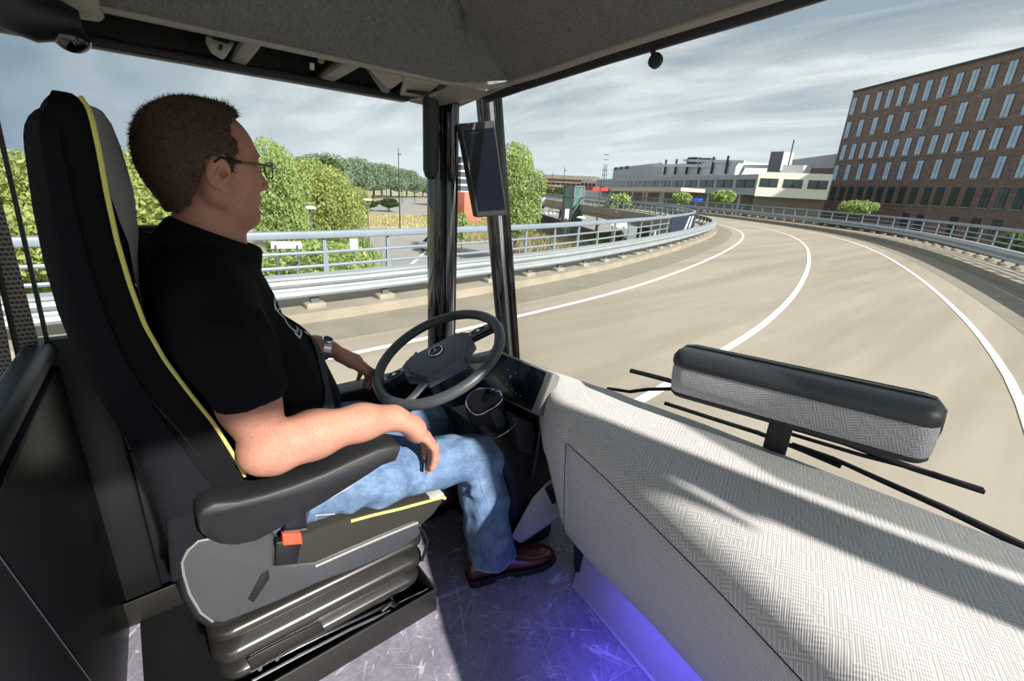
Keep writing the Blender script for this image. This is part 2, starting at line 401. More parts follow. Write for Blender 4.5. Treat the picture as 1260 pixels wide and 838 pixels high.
# black dome camera hanging at the rear of the console
dm = thing('dome_camera', 'black ball camera on a long black bracket hanging at the top left of the console', 'camera', (-1.2, 0, 1.5))
A = atx(82, 36, -1.2); mb = MB(); mb.ell(A+Vector((.004, .004, -.014)), (.022, .026, .022), 18, 12)
mb.build('lens_ball', M_GLOSS, dm, smooth=True)
mb = MB(); mb.tube([atx(100, 28, -1.2), A+Vector((0, -.005, .014)), atx(45, 20, -1.2), atx(15, 4, -1.2), atx(-40, -30, -1.2)], [.018, .032, .04, .045, .045], 14)
mb.build('bracket', M_DARK, dm, smooth=True)
mb = MB(); mb.cyl(A+Vector((0, -.06, .03)), Vector((-1.262, A.y-.06, 1.66)), .022, 12); mb.build('mount', M_DARK, dm, smooth=True)
mb = MB(); mb.tube([atx(120, 20, -1.28), atx(105, 4, -1.26), atx(60, -20, -1.24)], [.012, .03, .04], 10)
tag(mb.build('corner_fairing', M_BEIGE, smooth=True), 'taupe corner fairing beside the black ball camera', 'fairing')

# small round sensor on a stub under the front header
sn = thing('cabin_sensor', 'small round black sensor hanging on a stub from the windscreen header', 'sensor', tuple(aty(806, 68, 1.0)))
MB().cyl(aty(803, 62, 1.0), aty(806, 73, 1.0), .006, 10).build('stub', M_BLACKP, sn, smooth=True)
c0 = aty(807, 75, 1.0); MB().lathe(c0, [(.001, -.008), (.012, -.008), (.0165, -.003), (.0165, .006), (.010, .010), (.001, .010)], 20, (.1, -1, .15)).build('sensor_head', M_BLACKP, sn, smooth=True)

# ---- pillars and glazing
p1 = thing('window_pillar', 'gloss black upright pillar between the side window and the quarter light', 'pillar', (WX, .88, .5))
def vline(px, x=WX): return atx(px, 300, x).y
def slab(y0, y1, z0, z1, x0, x1): return MB().box(((x0+x1)/2, (y0+y1)/2, (z0+z1)/2), (abs(x1-x0), y1-y0, z1-z0))
M_PILG = mat('grey reflective pillar face', srgb(112, 116, 118), .12, var=.1, vscale=6, coat=.5)
M_PILD = mat('dark grey reflective pillar face', srgb(64, 68, 70), .12, var=.2, vscale=5, coat=.5)
slab(.865, .892, .5, 1.56, WX-.03, WX+.03).build('dark_upright', M_GLOSS, p1, bev=.003)
slab(.893, .912, .5, 1.56, WX-.02, WX+.022).build('seal', M_DARK, p1, bev=.002)
slab(.913, .945, .5, 1.56, WX-.03, WX+.03).build('inner_upright', M_PILD, p1, bev=.003)
slab(.948, .953, .5, 1.56, WX, WX+.025).build('edge_strip', M_PILG, p1, bev=.001)
slab(.957, .965, .5, 1.56, WX-.01, WX+.02).build('glass_edge', M_DARK, p1)
bl = thing('sun_blind', 'rounded black blind housing hanging at the top of the window pillar', 'blind', tuple(atx(531, 222, -1.46)))
def bar_at(px, y0, y1, x, r, flat=1):
    a, b = atx(px, y0, x), atx(px+1, y1, x); b = Vector((a.x, a.y, b.z)); a.z += .03
    return MB().tube([a, b+Vector((0, 0, .03)), b+Vector((0, 0, .008)), b], [r, r, r*.75, r*.3], 14, flat=flat)
bar_at(530, 130, 221, -1.44, .026).build('housing', M_BLACKP, bl, smooth=True)
bar_at(538.5, 130, 215, -1.445, .003).build('bright_edge', M_CHROME, bl, smooth=True)
b2 = thing('narrow_pillar_cover', 'narrow glossy black cover with a rounded foot beside the blind housing', 'cover', tuple(atx(557, 225, -1.45)))
bar_at(557.5, 130, 224, -1.45, .016).build('cover', M_GLOSS, b2, smooth=True)
bar_at(552, 150, 205, -1.455, .006).build('hand_loop', M_GREYP, b2, smooth=True)
pA = thing('windscreen_pillar', 'raked black windscreen pillar with a pale stripe standing behind the mirror display', 'pillar', (WX, 1.3, .5))
a, b = atx(599, 130, WX), atx(624, 435, WX)
dv = (b-a).normalized(); a2, b2_ = a-dv*.08, b+dv*.08
mb = MB(); mb.beam(a2+Vector((0, -.020, 0)), b2_+Vector((0, -.020, 0)), .03, .036, (0, 1, 0)); mb.build('inner_post', M_GLOSS, pA, bev=.003)
mb = MB(); mb.beam(a2+Vector((0, .015, 0)), b2_+Vector((0, .015, 0)), .02, .020, (0, 1, 0)); mb.build('pale_strip', M_PILG, pA, bev=.002)
mb = MB(); mb.beam(a2+Vector((0, .042, 0)), b2_+Vector((0, .042, 0)), .05, .030, (0, 1, 0)); mb.build('outer_post', M_GLOSS, pA, bev=.004)

# glazing
def pane(name, pts, m=M_GLASS, th=(.004, 0, 0)):
    return struct(MB().prism(pts, th).build(name, m))
pane('window_1', [(WX-.01, -1.0, .58), (WX-.01, .865, .58), (WX-.01, .865, 1.55), (WX-.01, -1.0, 1.52)])
pane('window_2', [(WX-.01, .97, .5), (WX-.01, 1.29, .5), (WX-.01, 1.08, 1.56), (WX-.01, .97, 1.56)])
rows = []
for k in range(9):
    t = k/8; z = lerp(.40, 1.66, t); rake = lerp(0, -.20, t)
    rows.append([Vector((x, 1.34+.14*(1-((x+.12)/1.38)**2)+rake, z)) for x in np.linspace(-1.49, 1.24, 25)])
g = MB().grid(rows); n0 = len(g.v); g.v += [(p[0], p[1]+.004, p[2]) for p in g.v[:n0]]; g.f += [tuple(i+n0 for i in f) for f in g.f]
struct(g.build('window_3', M_GLASS, smooth=True, angle=180))

# partition behind the seat
pt = thing('rear_partition', 'tall black panel with a grey cap strip standing behind the seat', 'partition', (-1.1, -.22, 0))
Pa, Pb = Vector((-1.50, -.172, 0)), Vector((-.50, -.225, 0)); ez = Vector((0, 0, 1)); nrm = Vector((.0529, 1, 0)).normalized()
def ppt(t, z, d=0): return Pa.lerp(Pb, t)+ez*z+nrm*d
mb = MB(); mb.hexa([ppt(0, 0, -.03), ppt(1, 0, -.03), ppt(1, 0), ppt(0, 0)], [ppt(0, .80, -.03), ppt(1, .80, -.03), ppt(1, .80), ppt(0, .80)])
mb.build('panel', M_PANEL, pt, bev=.004)
prof = [(-.055, .80), (-.06, .84), (-.045, .866), (-.01, .866), (.004, .852), (.006, .834)]
mb = MB(); mb.rings([[ppt(t, z, d) for d, z in prof] for t in (0, .25, .5, .75, 1)]); mb.build('cap_strip', mat('dark slate cap', srgb(42, 46, 52), .45, var=.06), pt, bev=.006)
mb = MB(); mb.beam(ppt(.70, .80, .0005), ppt(.42, .06, .0005), .002, .002, (0, 1, 0)); mb.build('panel_joint', mat('joint grey', srgb(52, 54, 58), .5), pt)
# louvred air strips leaning in the rear side window
def louvre_mat():
    t = NT('grey louvred strip'); v = t.coord('Object'); s = t.n('SeparateXYZ'); t.l(v, s.inputs[0])
    a = t.math('GREATER_THAN', t.math('FRACT', t.math('MULTIPLY', s.outputs[2], 95.0)), .5)
    b = t.math('GREATER_THAN', t.math('FRACT', t.math('MULTIPLY', t.math('ADD', s.outputs[1], t.math('MULTIPLY', s.outputs[2], .35)), 120.0)), .25)
    t.l(t.mix(t.math('MULTIPLY', a, b), srgb(118, 115, 106), srgb(18, 18, 18)), t.b.inputs['Base Color']); t.b.inputs['Roughness'].default_value = .6; return t.m
M_LOUV = louvre_mat()
def strip(px4, lab, x):
    q = [atx(*p, x) for p in px4]
    ad = ((q[0]+q[1])-(q[2]+q[3])).normalized(); q[0] = q[0]+ad*.40; q[1] = q[1]+ad*.40
    r = thing('louvred_air_strip', lab, 'air vent', tuple(q[2]))
    MB().prism(q, (-.008, 0, 0)).build('grille', M_LOUV, r)
    c_ = sum(q, Vector())/4; q2 = [c_+(p-c_)*1.0+Vector((-.009, -.012, -.006)) for p in q]
    MB().prism(q2, (-.012, 0, 0)).build('back_frame', M_DARK, r, bev=.003)
strip([(-8, 262), (3, 276), (47, 421), (29, 449)], 'leaning grey louvred strip with black edge nearest the seat back', -1.44)
strip([(-14, 330), (-2, 392), (16, 456), (2, 474)], 'short piece of leaning louvred strip at the left edge of the view', -1.43)
mb = MB(); _a, _b = atx(-10, 120, -1.46), atx(40, 340, -1.46); _d = (_a-_b).normalized(); mb.beam(_a+_d*.14, _b-_d*.25, .008, .010, (1, 0, 0))
tag(mb.build('window_divider', M_DARK), 'thin black slanting divider bar in the window behind the seat', 'divider bar')

# ================================================================== DASHBOARD
def sweep_uv(name, rows, m, parent=None, uoff=0):
    """grid of points with UV in metres measured along the surface"""
    mb = MB().grid(rows); n = len(rows[0]); mrow = len(rows)
    me = bpy.data.meshes.new(name); me.from_pydata(mb.v, [], mb.f)
    U = np.zeros((mrow, n)); V = np.zeros((mrow, n))
    P = np.array([[list(p) for p in r] for r in rows])
    U[:, 1:] = np.cumsum(np.linalg.norm(P[:, 1:]-P[:, :-1], axis=2), axis=1); V[1:, :] = np.cumsum(np.linalg.norm(P[1:]-P[:-1], axis=2), axis=0)
    mid = mrow//2; U = np.repeat(U[mid:mid+1], mrow, 0)
    uv = me.uv_layers.new(name='UVMap'); uu, vv = U.ravel(), V.ravel()
    for lp in me.loops: uv.data[lp.index].uv = (uu[lp.vertex_index]+uoff, vv[lp.vertex_index])
    me.polygons.foreach_set('use_smooth', [True]*len(me.polygons)); me.materials.append(m)
    o = bpy.data.objects.new(name, me); C.objects.link(o)
    bm = bmesh.new(); bm.from_mesh(me); bmesh.ops.recalc_face_normals(bm, faces=bm.faces); bm.to_mesh(me); bm.free()
    if parent is not None: o.parent = parent; o.matrix_parent_inverse = world_of(parent).inverted()
    return o
dash = thing('dashboard', 'wide dashboard covered in light grey maze-patterned cloth curving under the windscreen', 'dashboard', (-.3, 1.0, 0))
base_t = [(-1.48, 1.02), (-1.155, 1.035), (-.94, 1.067), (-.77, 1.10), (-.52, 1.145), (-.24, 1.174), (-.05, 1.195), (.107, 1.205), (.5, 1.21), (1.2, 1.16)]
seam_t = [(-.90, .915), (-.731, .850), (-.563, .811), (-.403, .766), (-.232, .717), (-.071, .662), (.1, .60), (.4, .52), (.8, .45), (1.2, .42)]
foot_t = [(-.90, .96), (-.682, .90), (-.40, .865), (-.1, .81), (.2, .74), (1.2, .60)]
SZ = .604
# main body from x=-.735 to the right: top then front face
xs = [-.735, -.70, -.65, -.6, -.55, -.5, -.45, -.4, -.35, -.3, -.25, -.2, -.15, -.1, -.05, 0, .05, .1, .2, .3, .4, .6, .8, 1.0, 1.2]
def section(x, slide=0):
    yb, ys_, yf = interp(base_t, x), interp(seam_t, x), interp(foot_t, x)
    xb = x
    pts = []
    pts.append((yb+.05, .640)); pts.append((yb+.01, .672)); pts.append((yb-.01, .679))
    for t in (.25, .5, .72, .88): pts.append((lerp(yb, ys_+.055, t), .680-.004*t))
    pts.append((ys_+.045, .670)); pts.append((ys_+.022, .655)); pts.append((ys_+.008, .635)); pts.append((ys_+.001, .615))
    pts.append((ys_-.001, .606)); pts.append((ys_+.003, .603)); pts.append((ys_-.001, .600))
    for t in (.2, .45, .7, .9): pts.append((lerp(ys_, yf, t), lerp(.60, .25, t)))
    pts.append((yf+.004, .235)); pts.append((yf+.02, .225)); pts.append((yf+.08, .22))
    return [Vector((x, y, z)) for y, z in pts]
cols = [section(x) for x in xs]
rows = [list(r) for r in zip(*cols)]
sweep_uv('cloth_body', rows, M_DASH, dash)
# left shoulder: the face turns forward and runs behind the display to the side wall
xs2 = [-1.06, -1.0, -.93, -.88, -.85, -.83, -.80, -.78, -.765, -.75, -.735]
def sec_left(x):
    yb = interp(base_t, x); yf = interp([(-1.48, 1.02-.03), (-1.0, 1.0), (-.93, .945), (-.88, .905), (-.83, .885), (-.78, .865), (-.735, .850)], x)
    yf = min(yf, yb-.03)
    zf = interp([(-1.0, .52), (-.93, .50), (-.88, .48), (-.84, .46), (-.80, .43), (-.77, .37), (-.735, .25)], x); pts = []
    pts += [(yb+.05, .640), (yb+.01, .672), (yb-.01, .679)]
    for t in (.25, .5, .72, .88): pts.append((lerp(yb, yf+.03, t), .680-.004*t))
    pts += [(yf+.022, .670), (yf+.01, .655), (yf+.003, .635), (yf, .615), (yf-.001, .606), (yf+.001, .603), (yf-.001, .600)]
    yl = lerp(yf, interp(foot_t, max(x, -.735)), 1.0 if x > -.74 else max(.1, 1+(x+.735)*8))
    for t in (.2, .45, .7, .9): pts.append((lerp(yf, yl, t), lerp(.60, zf+.02, t)))
    pts += [(yl+.004, zf+.01), (yl+.02, zf), (yl+.08, zf)]
    t = max(0, min(1, (x+.86)/.125)); t = t*t*(3-2*t); B2 = section(-.735)
    return [Vector((x, lerp(y, b.y, t), lerp(z, b.z, t))) for (y, z), b in zip(pts, B2)]
rows = [list(r) for r in zip(*[sec_left(x) for x in xs2])]
sweep_uv('cloth_shoulder', rows, M_DASH, dash, uoff=3)
mb = MB(); mb.box((-1.27, .99, .55), (.40, .12, .06)); mb.box((-1.22, 1.02, .42), (.44, .08, .26)); mb.box((-1.22, 1.16, .40), (.50, .26, .10)); mb.build('dark_end_cover', M_DARK, dash, bev=.01)
# stitched seams
mb = MB(); mb.tube([Vector((x, interp(seam_t, x)-.0005, .603)) for x in np.linspace(-.73, 1.2, 40)], .0013, 6)
mb.tube([Vector((-.735, .849, .60)), Vector((-.735, .862, .45)), Vector((-.735, .885, .27))], .0013, 6)
mb.build('seam', M_GREYP, dash)
# recessed dark end under the shoulder and the pale plinth with the blue light
end = MB(); end.hexa([Vector(p) for p in ((-.752, .99, 0), (-.752, 1.2, 0), (-.73, 1.2, 0), (-.73, .99, 0))], [Vector(p) for p in ((-.745, .915, .40), (-.745, 1.2, .45), (-.72, 1.2, .45), (-.72, .915, .40))])
end.build('dark_end_panel', M_DARK, dash)
M_PLINTH = mat('pale lilac grey skirting', srgb(158, 156, 168), .45, var=.05)
sk = [(-.742, .972), (-.563, .945), (-.392, .918), (-.1, .865), (.3, .79), (1.2, .62)]
rws = []
for dz, dy in ((.0, -.004), (.006, -.006), (.01, .002), (.26, .03), (.26, .06)):
    rws.append([Vector((x, interp(sk, x)+dy, dz)) for x in np.linspace(-.742, 1.2, 40)])
mb = MB().grid(rws); mb.add([(-.742, .968, 0), (-.742, .972, .01), (-.742, 1.0, .26), (-.742, 1.2, .26), (-.742, 1.2, 0)], [(0, 1, 2, 3, 4)])
mb.build('skirting', M_PLINTH, dash, smooth=True, angle=30)
# the blue foot-well lamp under the overhang, a real strip light
lm = thing('footwell_lamp', 'blue light strip under the overhang of the dashboard', 'lamp', (-.2, .85, .2))
t_ = NT('blue lamp'); em = t_.n('Emission'); em.inputs[0].default_value = (.10, .09, 1, 1); em.inputs[1].default_value = 3; t_.l(em.outputs[0], t_.out.inputs[0])
MB().beam(Vector((-.45, .905, .222)), Vector((.6, .735, .222)), .012, .006).build('diffuser', t_.m, lm)
la = bpy.data.lights.new('blue_strip', 'AREA'); la.shape = 'RECTANGLE'; la.size = 1.0; la.size_y = .03; la.energy = 2.8; la.color = (.13, .10, 1)
lo = bpy.data.objects.new('light_source', la); C.objects.link(lo); lo.parent = lm; lo.location = (.12, -.07, .005); lo.rotation_euler = (0, 0, math.radians(-9))
M_LIGHT_EMPTY = None

# ================================================================== FABRIC POD ON ITS STALK
pod = thing('sensor_pod', 'long cloth-covered pod with a black top on a stalk above the dashboard edge', 'sensor pod', (-.32, 1.19, .68))
PL, PR = Vector((-.598, 1.105, .817)), Vector((-.060, 1.212, .838))
ax = (PR-PL).normalized(); sdv = ax.cross(Vector((0, 0, 1))).normalized(); upv = sdv.cross(ax)   # sdv points to the camera side
LEN = (PR-PL).length
def podring(s, hw, z0, z1, cx=0, bend=0):
    """flat ring for a stack in height: rounded rectangle plan"""
    pass
def rrect(L_, W_, r, n=6):
    out = []
    for cx_, cy_, a0 in ((L_/2-r, W_/2-r, 0), (-L_/2+r, W_/2-r, 90), (-L_/2+r, -W_/2+r, 180), (L_/2-r, -W_/2+r, 270)):
        for k in range(n+1):
            a = math.radians(a0+90*k/n); out.append((cx_+r*math.cos(a), cy_+r*math.sin(a)))
    return out
CP = (PL+PR)/2
def stack(levels):
    """levels: (height, length, depth, radius, shift towards the camera)"""
    return [[CP+ax*u+sdv*(v+sh)+upv*h for u, v in rrect(L_, W_, r)] for h, L_, W_, r, sh in levels]
def uvstack(name, levels, m, parent):
    rg = stack(levels); rg = [r+[r[0]] for r in rg]; return sweep_uv(name, rg, m, parent)
W0 = .080
uvstack('cloth_band', [(-.052, LEN-.012, W0-.012, .032, 0), (-.046, LEN-.004, W0-.002, .036, 0), (-.02, LEN, W0, .038, 0), (.012, LEN, W0, .038, 0), (.026, LEN-.006, W0-.006, .036, 0)], M_UNIT, pod)
MB().rings(stack([(-.068, LEN-.06, W0-.05, .015, 0), (-.064, LEN-.02, W0-.018, .030, 0), (-.056, LEN-.006, W0-.004, .036, 0), (-.051, LEN-.008, W0-.006, .036, 0)])).build('base_tray', M_BLACKP, pod, smooth=True, angle=50)
MB().rings(stack([(.022, LEN-.002, W0-.002, .037, 0), (.030, LEN+.004, W0+.004, .039, 0), (.046, LEN+.002, W0+.002, .038, 0), (.058, LEN-.012, W0-.014, .032, -.002), (.064, LEN-.03, W0-.036, .02, -.008), (.065, LEN-.05, .02, .009, -.012)])).build('top_cover', M_SLATE, pod, smooth=True, angle=60)
# gloss rear shell curling over the back edge
MB().rings([[CP+ax*u+sdv*v+upv*h for u, v in rrect(LEN+.016, .03, .014)] for h, v0 in ((-.05, 0), (-.02, 0), (.04, 0), (.062, 0))] and
    [[CP+ax*u+sdv*(v-.036)+upv*h for u, v in rrect(L_, W_, .012)] for h, L_, W_ in ((-.062, LEN-.05, .03), (-.045, LEN+.004, .034), (0, LEN+.014, .036), (.045, LEN+.010, .036), (.066, LEN-.03, .028), (.069, LEN-.06, .02))]).build('rear_shell', M_GLOSS, pod, smooth=True, angle=60)
sb = aty(955, 551, 1.195)
mb = MB(); tp = CP+ax*(-.012)+upv*(-.06); tp = Vector((sb.x, sb.y-.01, tp.z+.005))
mb.hexa([tp+ax*a+sdv*b-Vector((0, 0, .12)) for a, b in rrect(.052, .034, .010)], [tp+ax*a+sdv*b for a, b in rrect(.052, .034, .010)])
mb.build('stalk', M_BLACKP, pod, smooth=True, angle=40)

# ================================================================== WIPERS outside the windscreen
def wiper(name, lab, pts, r, arm=None, blade=True):
    t = thing(name, lab, 'wiper', tuple(pts[0]))
    P = [Vector(p) for p in pts]
    mb = MB(); mb.tube(P, r, 8, flat=.7); mb.build('arm', M_BLACKP, t, smooth=True)
    if arm is not None:
        Q = [Vector(p) for p in arm]; mb = MB(); mb.tube(Q, (r[-1] if isinstance(r, list) else r)*.8, 8, flat=1.4); mb.build('blade', M_DARK, t, smooth=True)
        mb = MB(); m_ = Q[len(Q)//2] if len(Q) > 2 else (Q[0]+Q[-1])/2; mb.box(m_, (.03, .014, .012)); mb.build('blade_holder', M_BLACKP, t, bev=.002)
    return t
wy = lambda px, py, y=1.50: aty(px, py, y)
wiper('windscreen_wiper', 'long parked windscreen wiper lying along the dashboard edge to the right of the stalk', [wy(1275, 680), wy(1161, 625), wy(1080, 589), wy(1025, 564), wy(975, 546)], [.015, .013, .011, .009, .007], [wy(1035, 574), wy(985, 553), wy(934, 533), wy(880, 516), wy(818, 496)])
wiper('windscreen_wiper', 'wiper blade sticking out right from under the cloth-covered pod', [wy(1212, 606), wy(1150, 583), wy(1060, 560), wy(960, 530)], .008, [wy(1210, 604), wy(1120, 575), wy(1040, 545), wy(960, 522)])
wiper('windscreen_wiper', 'short wiper tip and arm poking out left of the cloth-covered pod', [wy(748, 478), wy(775, 482), wy(798, 479), wy(850, 478)], .009, [wy(776, 456), wy(800, 462), wy(830, 470), wy(880, 486)])
mb = MB(); mb.tube([wy(1290, 712, 1.46), wy(1180, 655, 1.46), wy(1060, 605, 1.46), wy(985, 572, 1.46)], .010, 8)
tag(mb.build('wiper_linkage', M_DARK, smooth=True), 'black wiper linkage rod below the long wiper along the dashboard edge', 'linkage')
# scuttle in front of the glass
mb = MB(); rws = []
for dy, z in ((-.10, .28), (-.04, .40), (0, .42), (.02, .40), (.03, -.4)):
    rws.append([Vector((x, 1.42+.14*(1-((x+.12)/1.38)**2)+dy+.02, z)) for x in np.linspace(-1.49, 1.24, 15)])
struct(MB().grid(rws).build('trim_5', M_DARK, smooth=True))

# ================================================================== DRIVER'S SEAT
seat = thing('driver_seat', 'black bus driver seat with yellow piping, grey moulded base and folded suspension bellows', 'seat', (-1.18, .2, 0))
SXc = -1.18
SEC = [  # z, front edge y, front centre y, back y, half width
 (1.372, -.040, -.036, -.055, .10), (1.368, -.028, -.022, -.061, .128), (1.360, -.020, -.012, -.067, .150), (1.350, -.016, -.004, -.073, .166), (1.335, -.014, .002, -.078, .178), (1.29, -.014, .010, -.085, .188), (1.22, -.016, .014, -.092, .194),
 (1.15, -.016, .010, -.096, .200), (1.08, -.012, .000, -.097, .206), (1.01, -.004, -.004, -.094, .210), (.94, .014, .000, -.086, .212), (.87, .040, .020, -.070, .214),
 (.80, .068, .046, -.052, .215), (.72, .092, .062, -.040, .215), (.64, .112, .078, -.034, .214), (.56, .12, .09, -.03, .21)]
def sec_at(z, k): return float(np.interp(-z, [-s[0] for s in SEC], [s[k] for s in SEC]))
def back_ring(z, n=11, grow=0.0, ymax=None):
    fe, fc, bk, hw = (sec_at(z, k) for k in (1, 2, 3, 4)); hw += grow; pts = []
    for i in range(n):                                        # front from near side (+x) to far side
        u = 1-2*i/(n-1); y = lerp(fe, fc, (1-abs(u)**2.2))+grow
        pts.append((u*hw*.985, y))
    pts.append((-hw, lerp(fe, bk, .3))); pts.append((-hw, lerp(fe, bk, .7)))
    for i in range(n):
        u = -1+2*i/(n-1); pts.append((u*hw*.93, bk-grow+.022*abs(u)**3))
    pts.append((hw, lerp(fe, bk, .7))); pts.append((hw, lerp(fe, bk, .3)))
    return [Vector((SXc+x, y, z)) for x, y in pts]
zs = [1.372, 1.368, 1.364, 1.360, 1.355, 1.350, 1.343, 1.335, 1.31, 1.28, 1.24, 1.20, 1.16, 1.12, 1.08, 1.04, 1.0, .95, .90, .85, .80, .74, .68, .62, .57]
MB().rings([back_ring(z) for z in zs[::-1]]).build('backrest', M_SEATB, seat, smooth=True, angle=70)
# grey striped insert on the headrest and down the front
rws = []
for z in [1.352, 1.335, 1.30, 1.26, 1.22, 1.18, 1.14, 1.10, 1.06, 1.02, .97, .9, .82]:
    fe, fc, hw = sec_at(z, 1), sec_at(z, 2), sec_at(z, 4); lim = interp([(.82, .55), (1.02, .60), (1.14, .72), (1.20, .95), (1.36, .97)], z)
    rws.append([Vector((SXc+u*lim*hw, lerp(fe, fc, 1-abs(u*lim)**2.2)+.005+.007*(1-u*u)*(1 if z > 1.12 else .6), z)) for u in np.linspace(-1, 1, 15)])
MB().grid(rws).build('headrest_insert', M_INSERT, seat, smooth=True, angle=180)
# yellow piping along both front edges
for s in (1, -1):
    P_ = [Vector((SXc+s*(sec_at(z, 4)*.985+.002), sec_at(z, 1)+.004, z)) for z in np.linspace(1.362, .66, 40)]
    
    MB().tube(P_, .0036, 8).build('piping', M_YELLOW, seat, smooth=True)
# vertical stitch channel in the flank and hard rear shell
P_ = [Vector((SXc+sec_at(z, 4)+.0005, lerp(sec_at(z, 3), sec_at(z, 1), interp([(.6, .75), (.9, .5), (1.2, .42), (1.37, .42)], z)), z)) for z in np.linspace(1.29, .68, 30)]
MB().tube(P_, .002, 6).build('flank_seam', M_DARK, seat, smooth=True)
rg = []
for z in [.50, .56, .60, .66, .72, .80, .88, .96, 1.04, 1.12, 1.20, 1.28, 1.30, 1.315, 1.328, 1.338, 1.345, 1.349]:
    tt = max(0, (z-1.29)/.059)
    hw, bk = sec_at(z, 4)+.007-.05*tt**3, sec_at(z, 3)-.010+.018*tt**3
    fr = interp([(.50, .075), (.58, .068), (.66, .052), (.75, .022), (.85, -.010), (1.0, -.046), (1.15, -.054), (1.35, -.050)], z)
    rg.append([Vector((SXc+x, y, z)) for x, y in ((hw, fr), (hw+.001, lerp(fr, bk, .5)), (hw-.006, bk+.02), (hw-.03, bk+.002), (0, bk-.004), (-hw+.03, bk+.002), (-hw+.006, bk+.02), (-hw, fr), (-hw+.012, fr), (-hw+.02, bk+.02), (hw-.02, bk+.02), (hw-.012, fr))])
MB().rings(rg).build('rear_shell', M_SEATD, seat, smooth=True, angle=50)
mb = MB(); mb.hexa([Vector(p) for p in ((-.957, -.045, .47), (-.957, .03, .47), (-.985, .03, .47), (-.985, -.045, .47))], [Vector(p) for p in ((-.955, -.03, .62), (-.955, .055, .62), (-.985, .055, .62), (-.985, -.03, .62))])
mb.build('hinge_cover', M_SEATD, seat, bev=.008)

# cushion
def yz_prism(name, pts, x0, x1, m, bev=.006, px=None, parent=seat, seg=3):
    if px is not None: pts = [atx(a, b, px) for a, b in pts]; pts = [(p.y, p.z) for p in pts]
    return MB().prism([(x0, y, z) for y, z in pts], (x1-x0, 0, 0)).build(name, m, parent, bev=bev, seg=seg)
M_CUSH = cloth_mat('olive black seat cloth', srgb(52, 51, 47), .22, 500)
yz_prism('cushion', [(.06, .37), (.225, .335), (.42, .315), (.513, .322), (.560, .345), (.592, .375), (.597, .392), (.585, .402), (.45, .425), (.30, .455), (.1, .46), (.05, .44)], -.958, -1.40, M_CUSH, .012)
for x in (-.957, -1.401):
    MB().tube([Vector((x, y, z)) for y, z in ((.32, .446), (.38, .436), (.45, .421), (.52, .409), (.585, .398), (.598, .389))], .0038, 8).build('piping', M_YELLOW, seat, smooth=True)
MB().tube([Vector((-.957, .598, .389)), Vector((-1.18, .604, .389)), Vector((-1.401, .598, .389))], .0038, 8).build('piping', M_YELLOW, seat, smooth=True)
MB().box((-.98, .572, .4045), (.045, .045, .006)).build('cushion_tab', mat('pale grey tab', srgb(176, 174, 166), .8), seat, bev=.002)
# moulded grey base shell
out = [(222, 704), (220, 690), (227, 676), (242, 664), (262, 660), (290, 655), (325, 648), (338, 660), (337, 697), (366, 694), (388, 692), (420, 678), (470, 657), (512, 640), (520, 647), (517, 660), (495, 676), (440, 700), (390, 719), (340, 742), (300, 758), (275, 768), (258, 767), (243, 757), (230, 735)]
yz_prism('base_shell', out, -.955, -.985, M_GREYP, .008, px=-.955)
yz_prism('base_shell_far', out, -1.375, -1.405, M_GREYP, .008, px=-.955)
rim = [(214, 704), (213, 686), (222, 669), (240, 656), (262, 652), (300, 648), (300, 760), (275, 774), (256, 775), (238, 764), (222, 738)]
yz_prism('shell_rim', rim, -.962, -1.39, M_DARK, .010, px=-.962)
yz_prism('under_tray', [(.02, .34), (.22, .30), (.51, .275), (.515, .325), (.22, .375), (.02, .42)], -.985, -1.375, M_DARK, .006)
MB().tube([atx(a, b, -.953) for a, b in ((388, 697), (440, 674), (480, 657), (514, 643))], .0035, 6).build('shell_highlight_rib', mat('painted rib highlight', srgb(140, 140, 136), .5), seat, smooth=True)  # raised pale tube paints the highlight along the shell edge
MB().tube([atx(a, b, -.9545) for a, b in ((264, 662), (244, 666), (231, 678), (224, 692), (226, 707), (233, 730), (247, 754), (262, 765))], .0026, 6).build('shell_rim_highlight', mat('painted rim highlight', srgb(120, 121, 119), .5), seat, smooth=True)  # lighter tube paints the rim's highlight as a colour of its own
A = [atx(a, b, -.9535) for a, b in ((305, 738), (312, 742), (332, 712), (330, 700), (322, 706))]
MB().prism(A, (-.004, 0, 0)).build('shell_recess', M_DARK, seat, bev=.002)
# bellows
rg = []
def brr(z, gx, gy): return [Vector((-1.178+u, .265+v, z)) for v, u in rrect(.50+gy*2, .40+gx*2, .045)]
for z, g in ((.285, -.012), (.280, .010), (.272, .018), (.262, .020), (.252, .014), (.242, -.010), (.232, -.016), (.226, -.010), (.216, .012), (.205, .020), (.192, .021), (.180, .014), (.168, -.008), (.156, -.014), (.150, -.008), (.142, .008), (.132, .014), (.120, .012), (.108, -.012), (.085, -.03), (.06, -.035)):
    rg.append(brr(z, g, g))
M_BELL = mat('satin charcoal rubber', srgb(36, 35, 33), .30, var=.06)
MB().rings(rg).build('bellows', M_BELL, seat, smooth=True, angle=60)
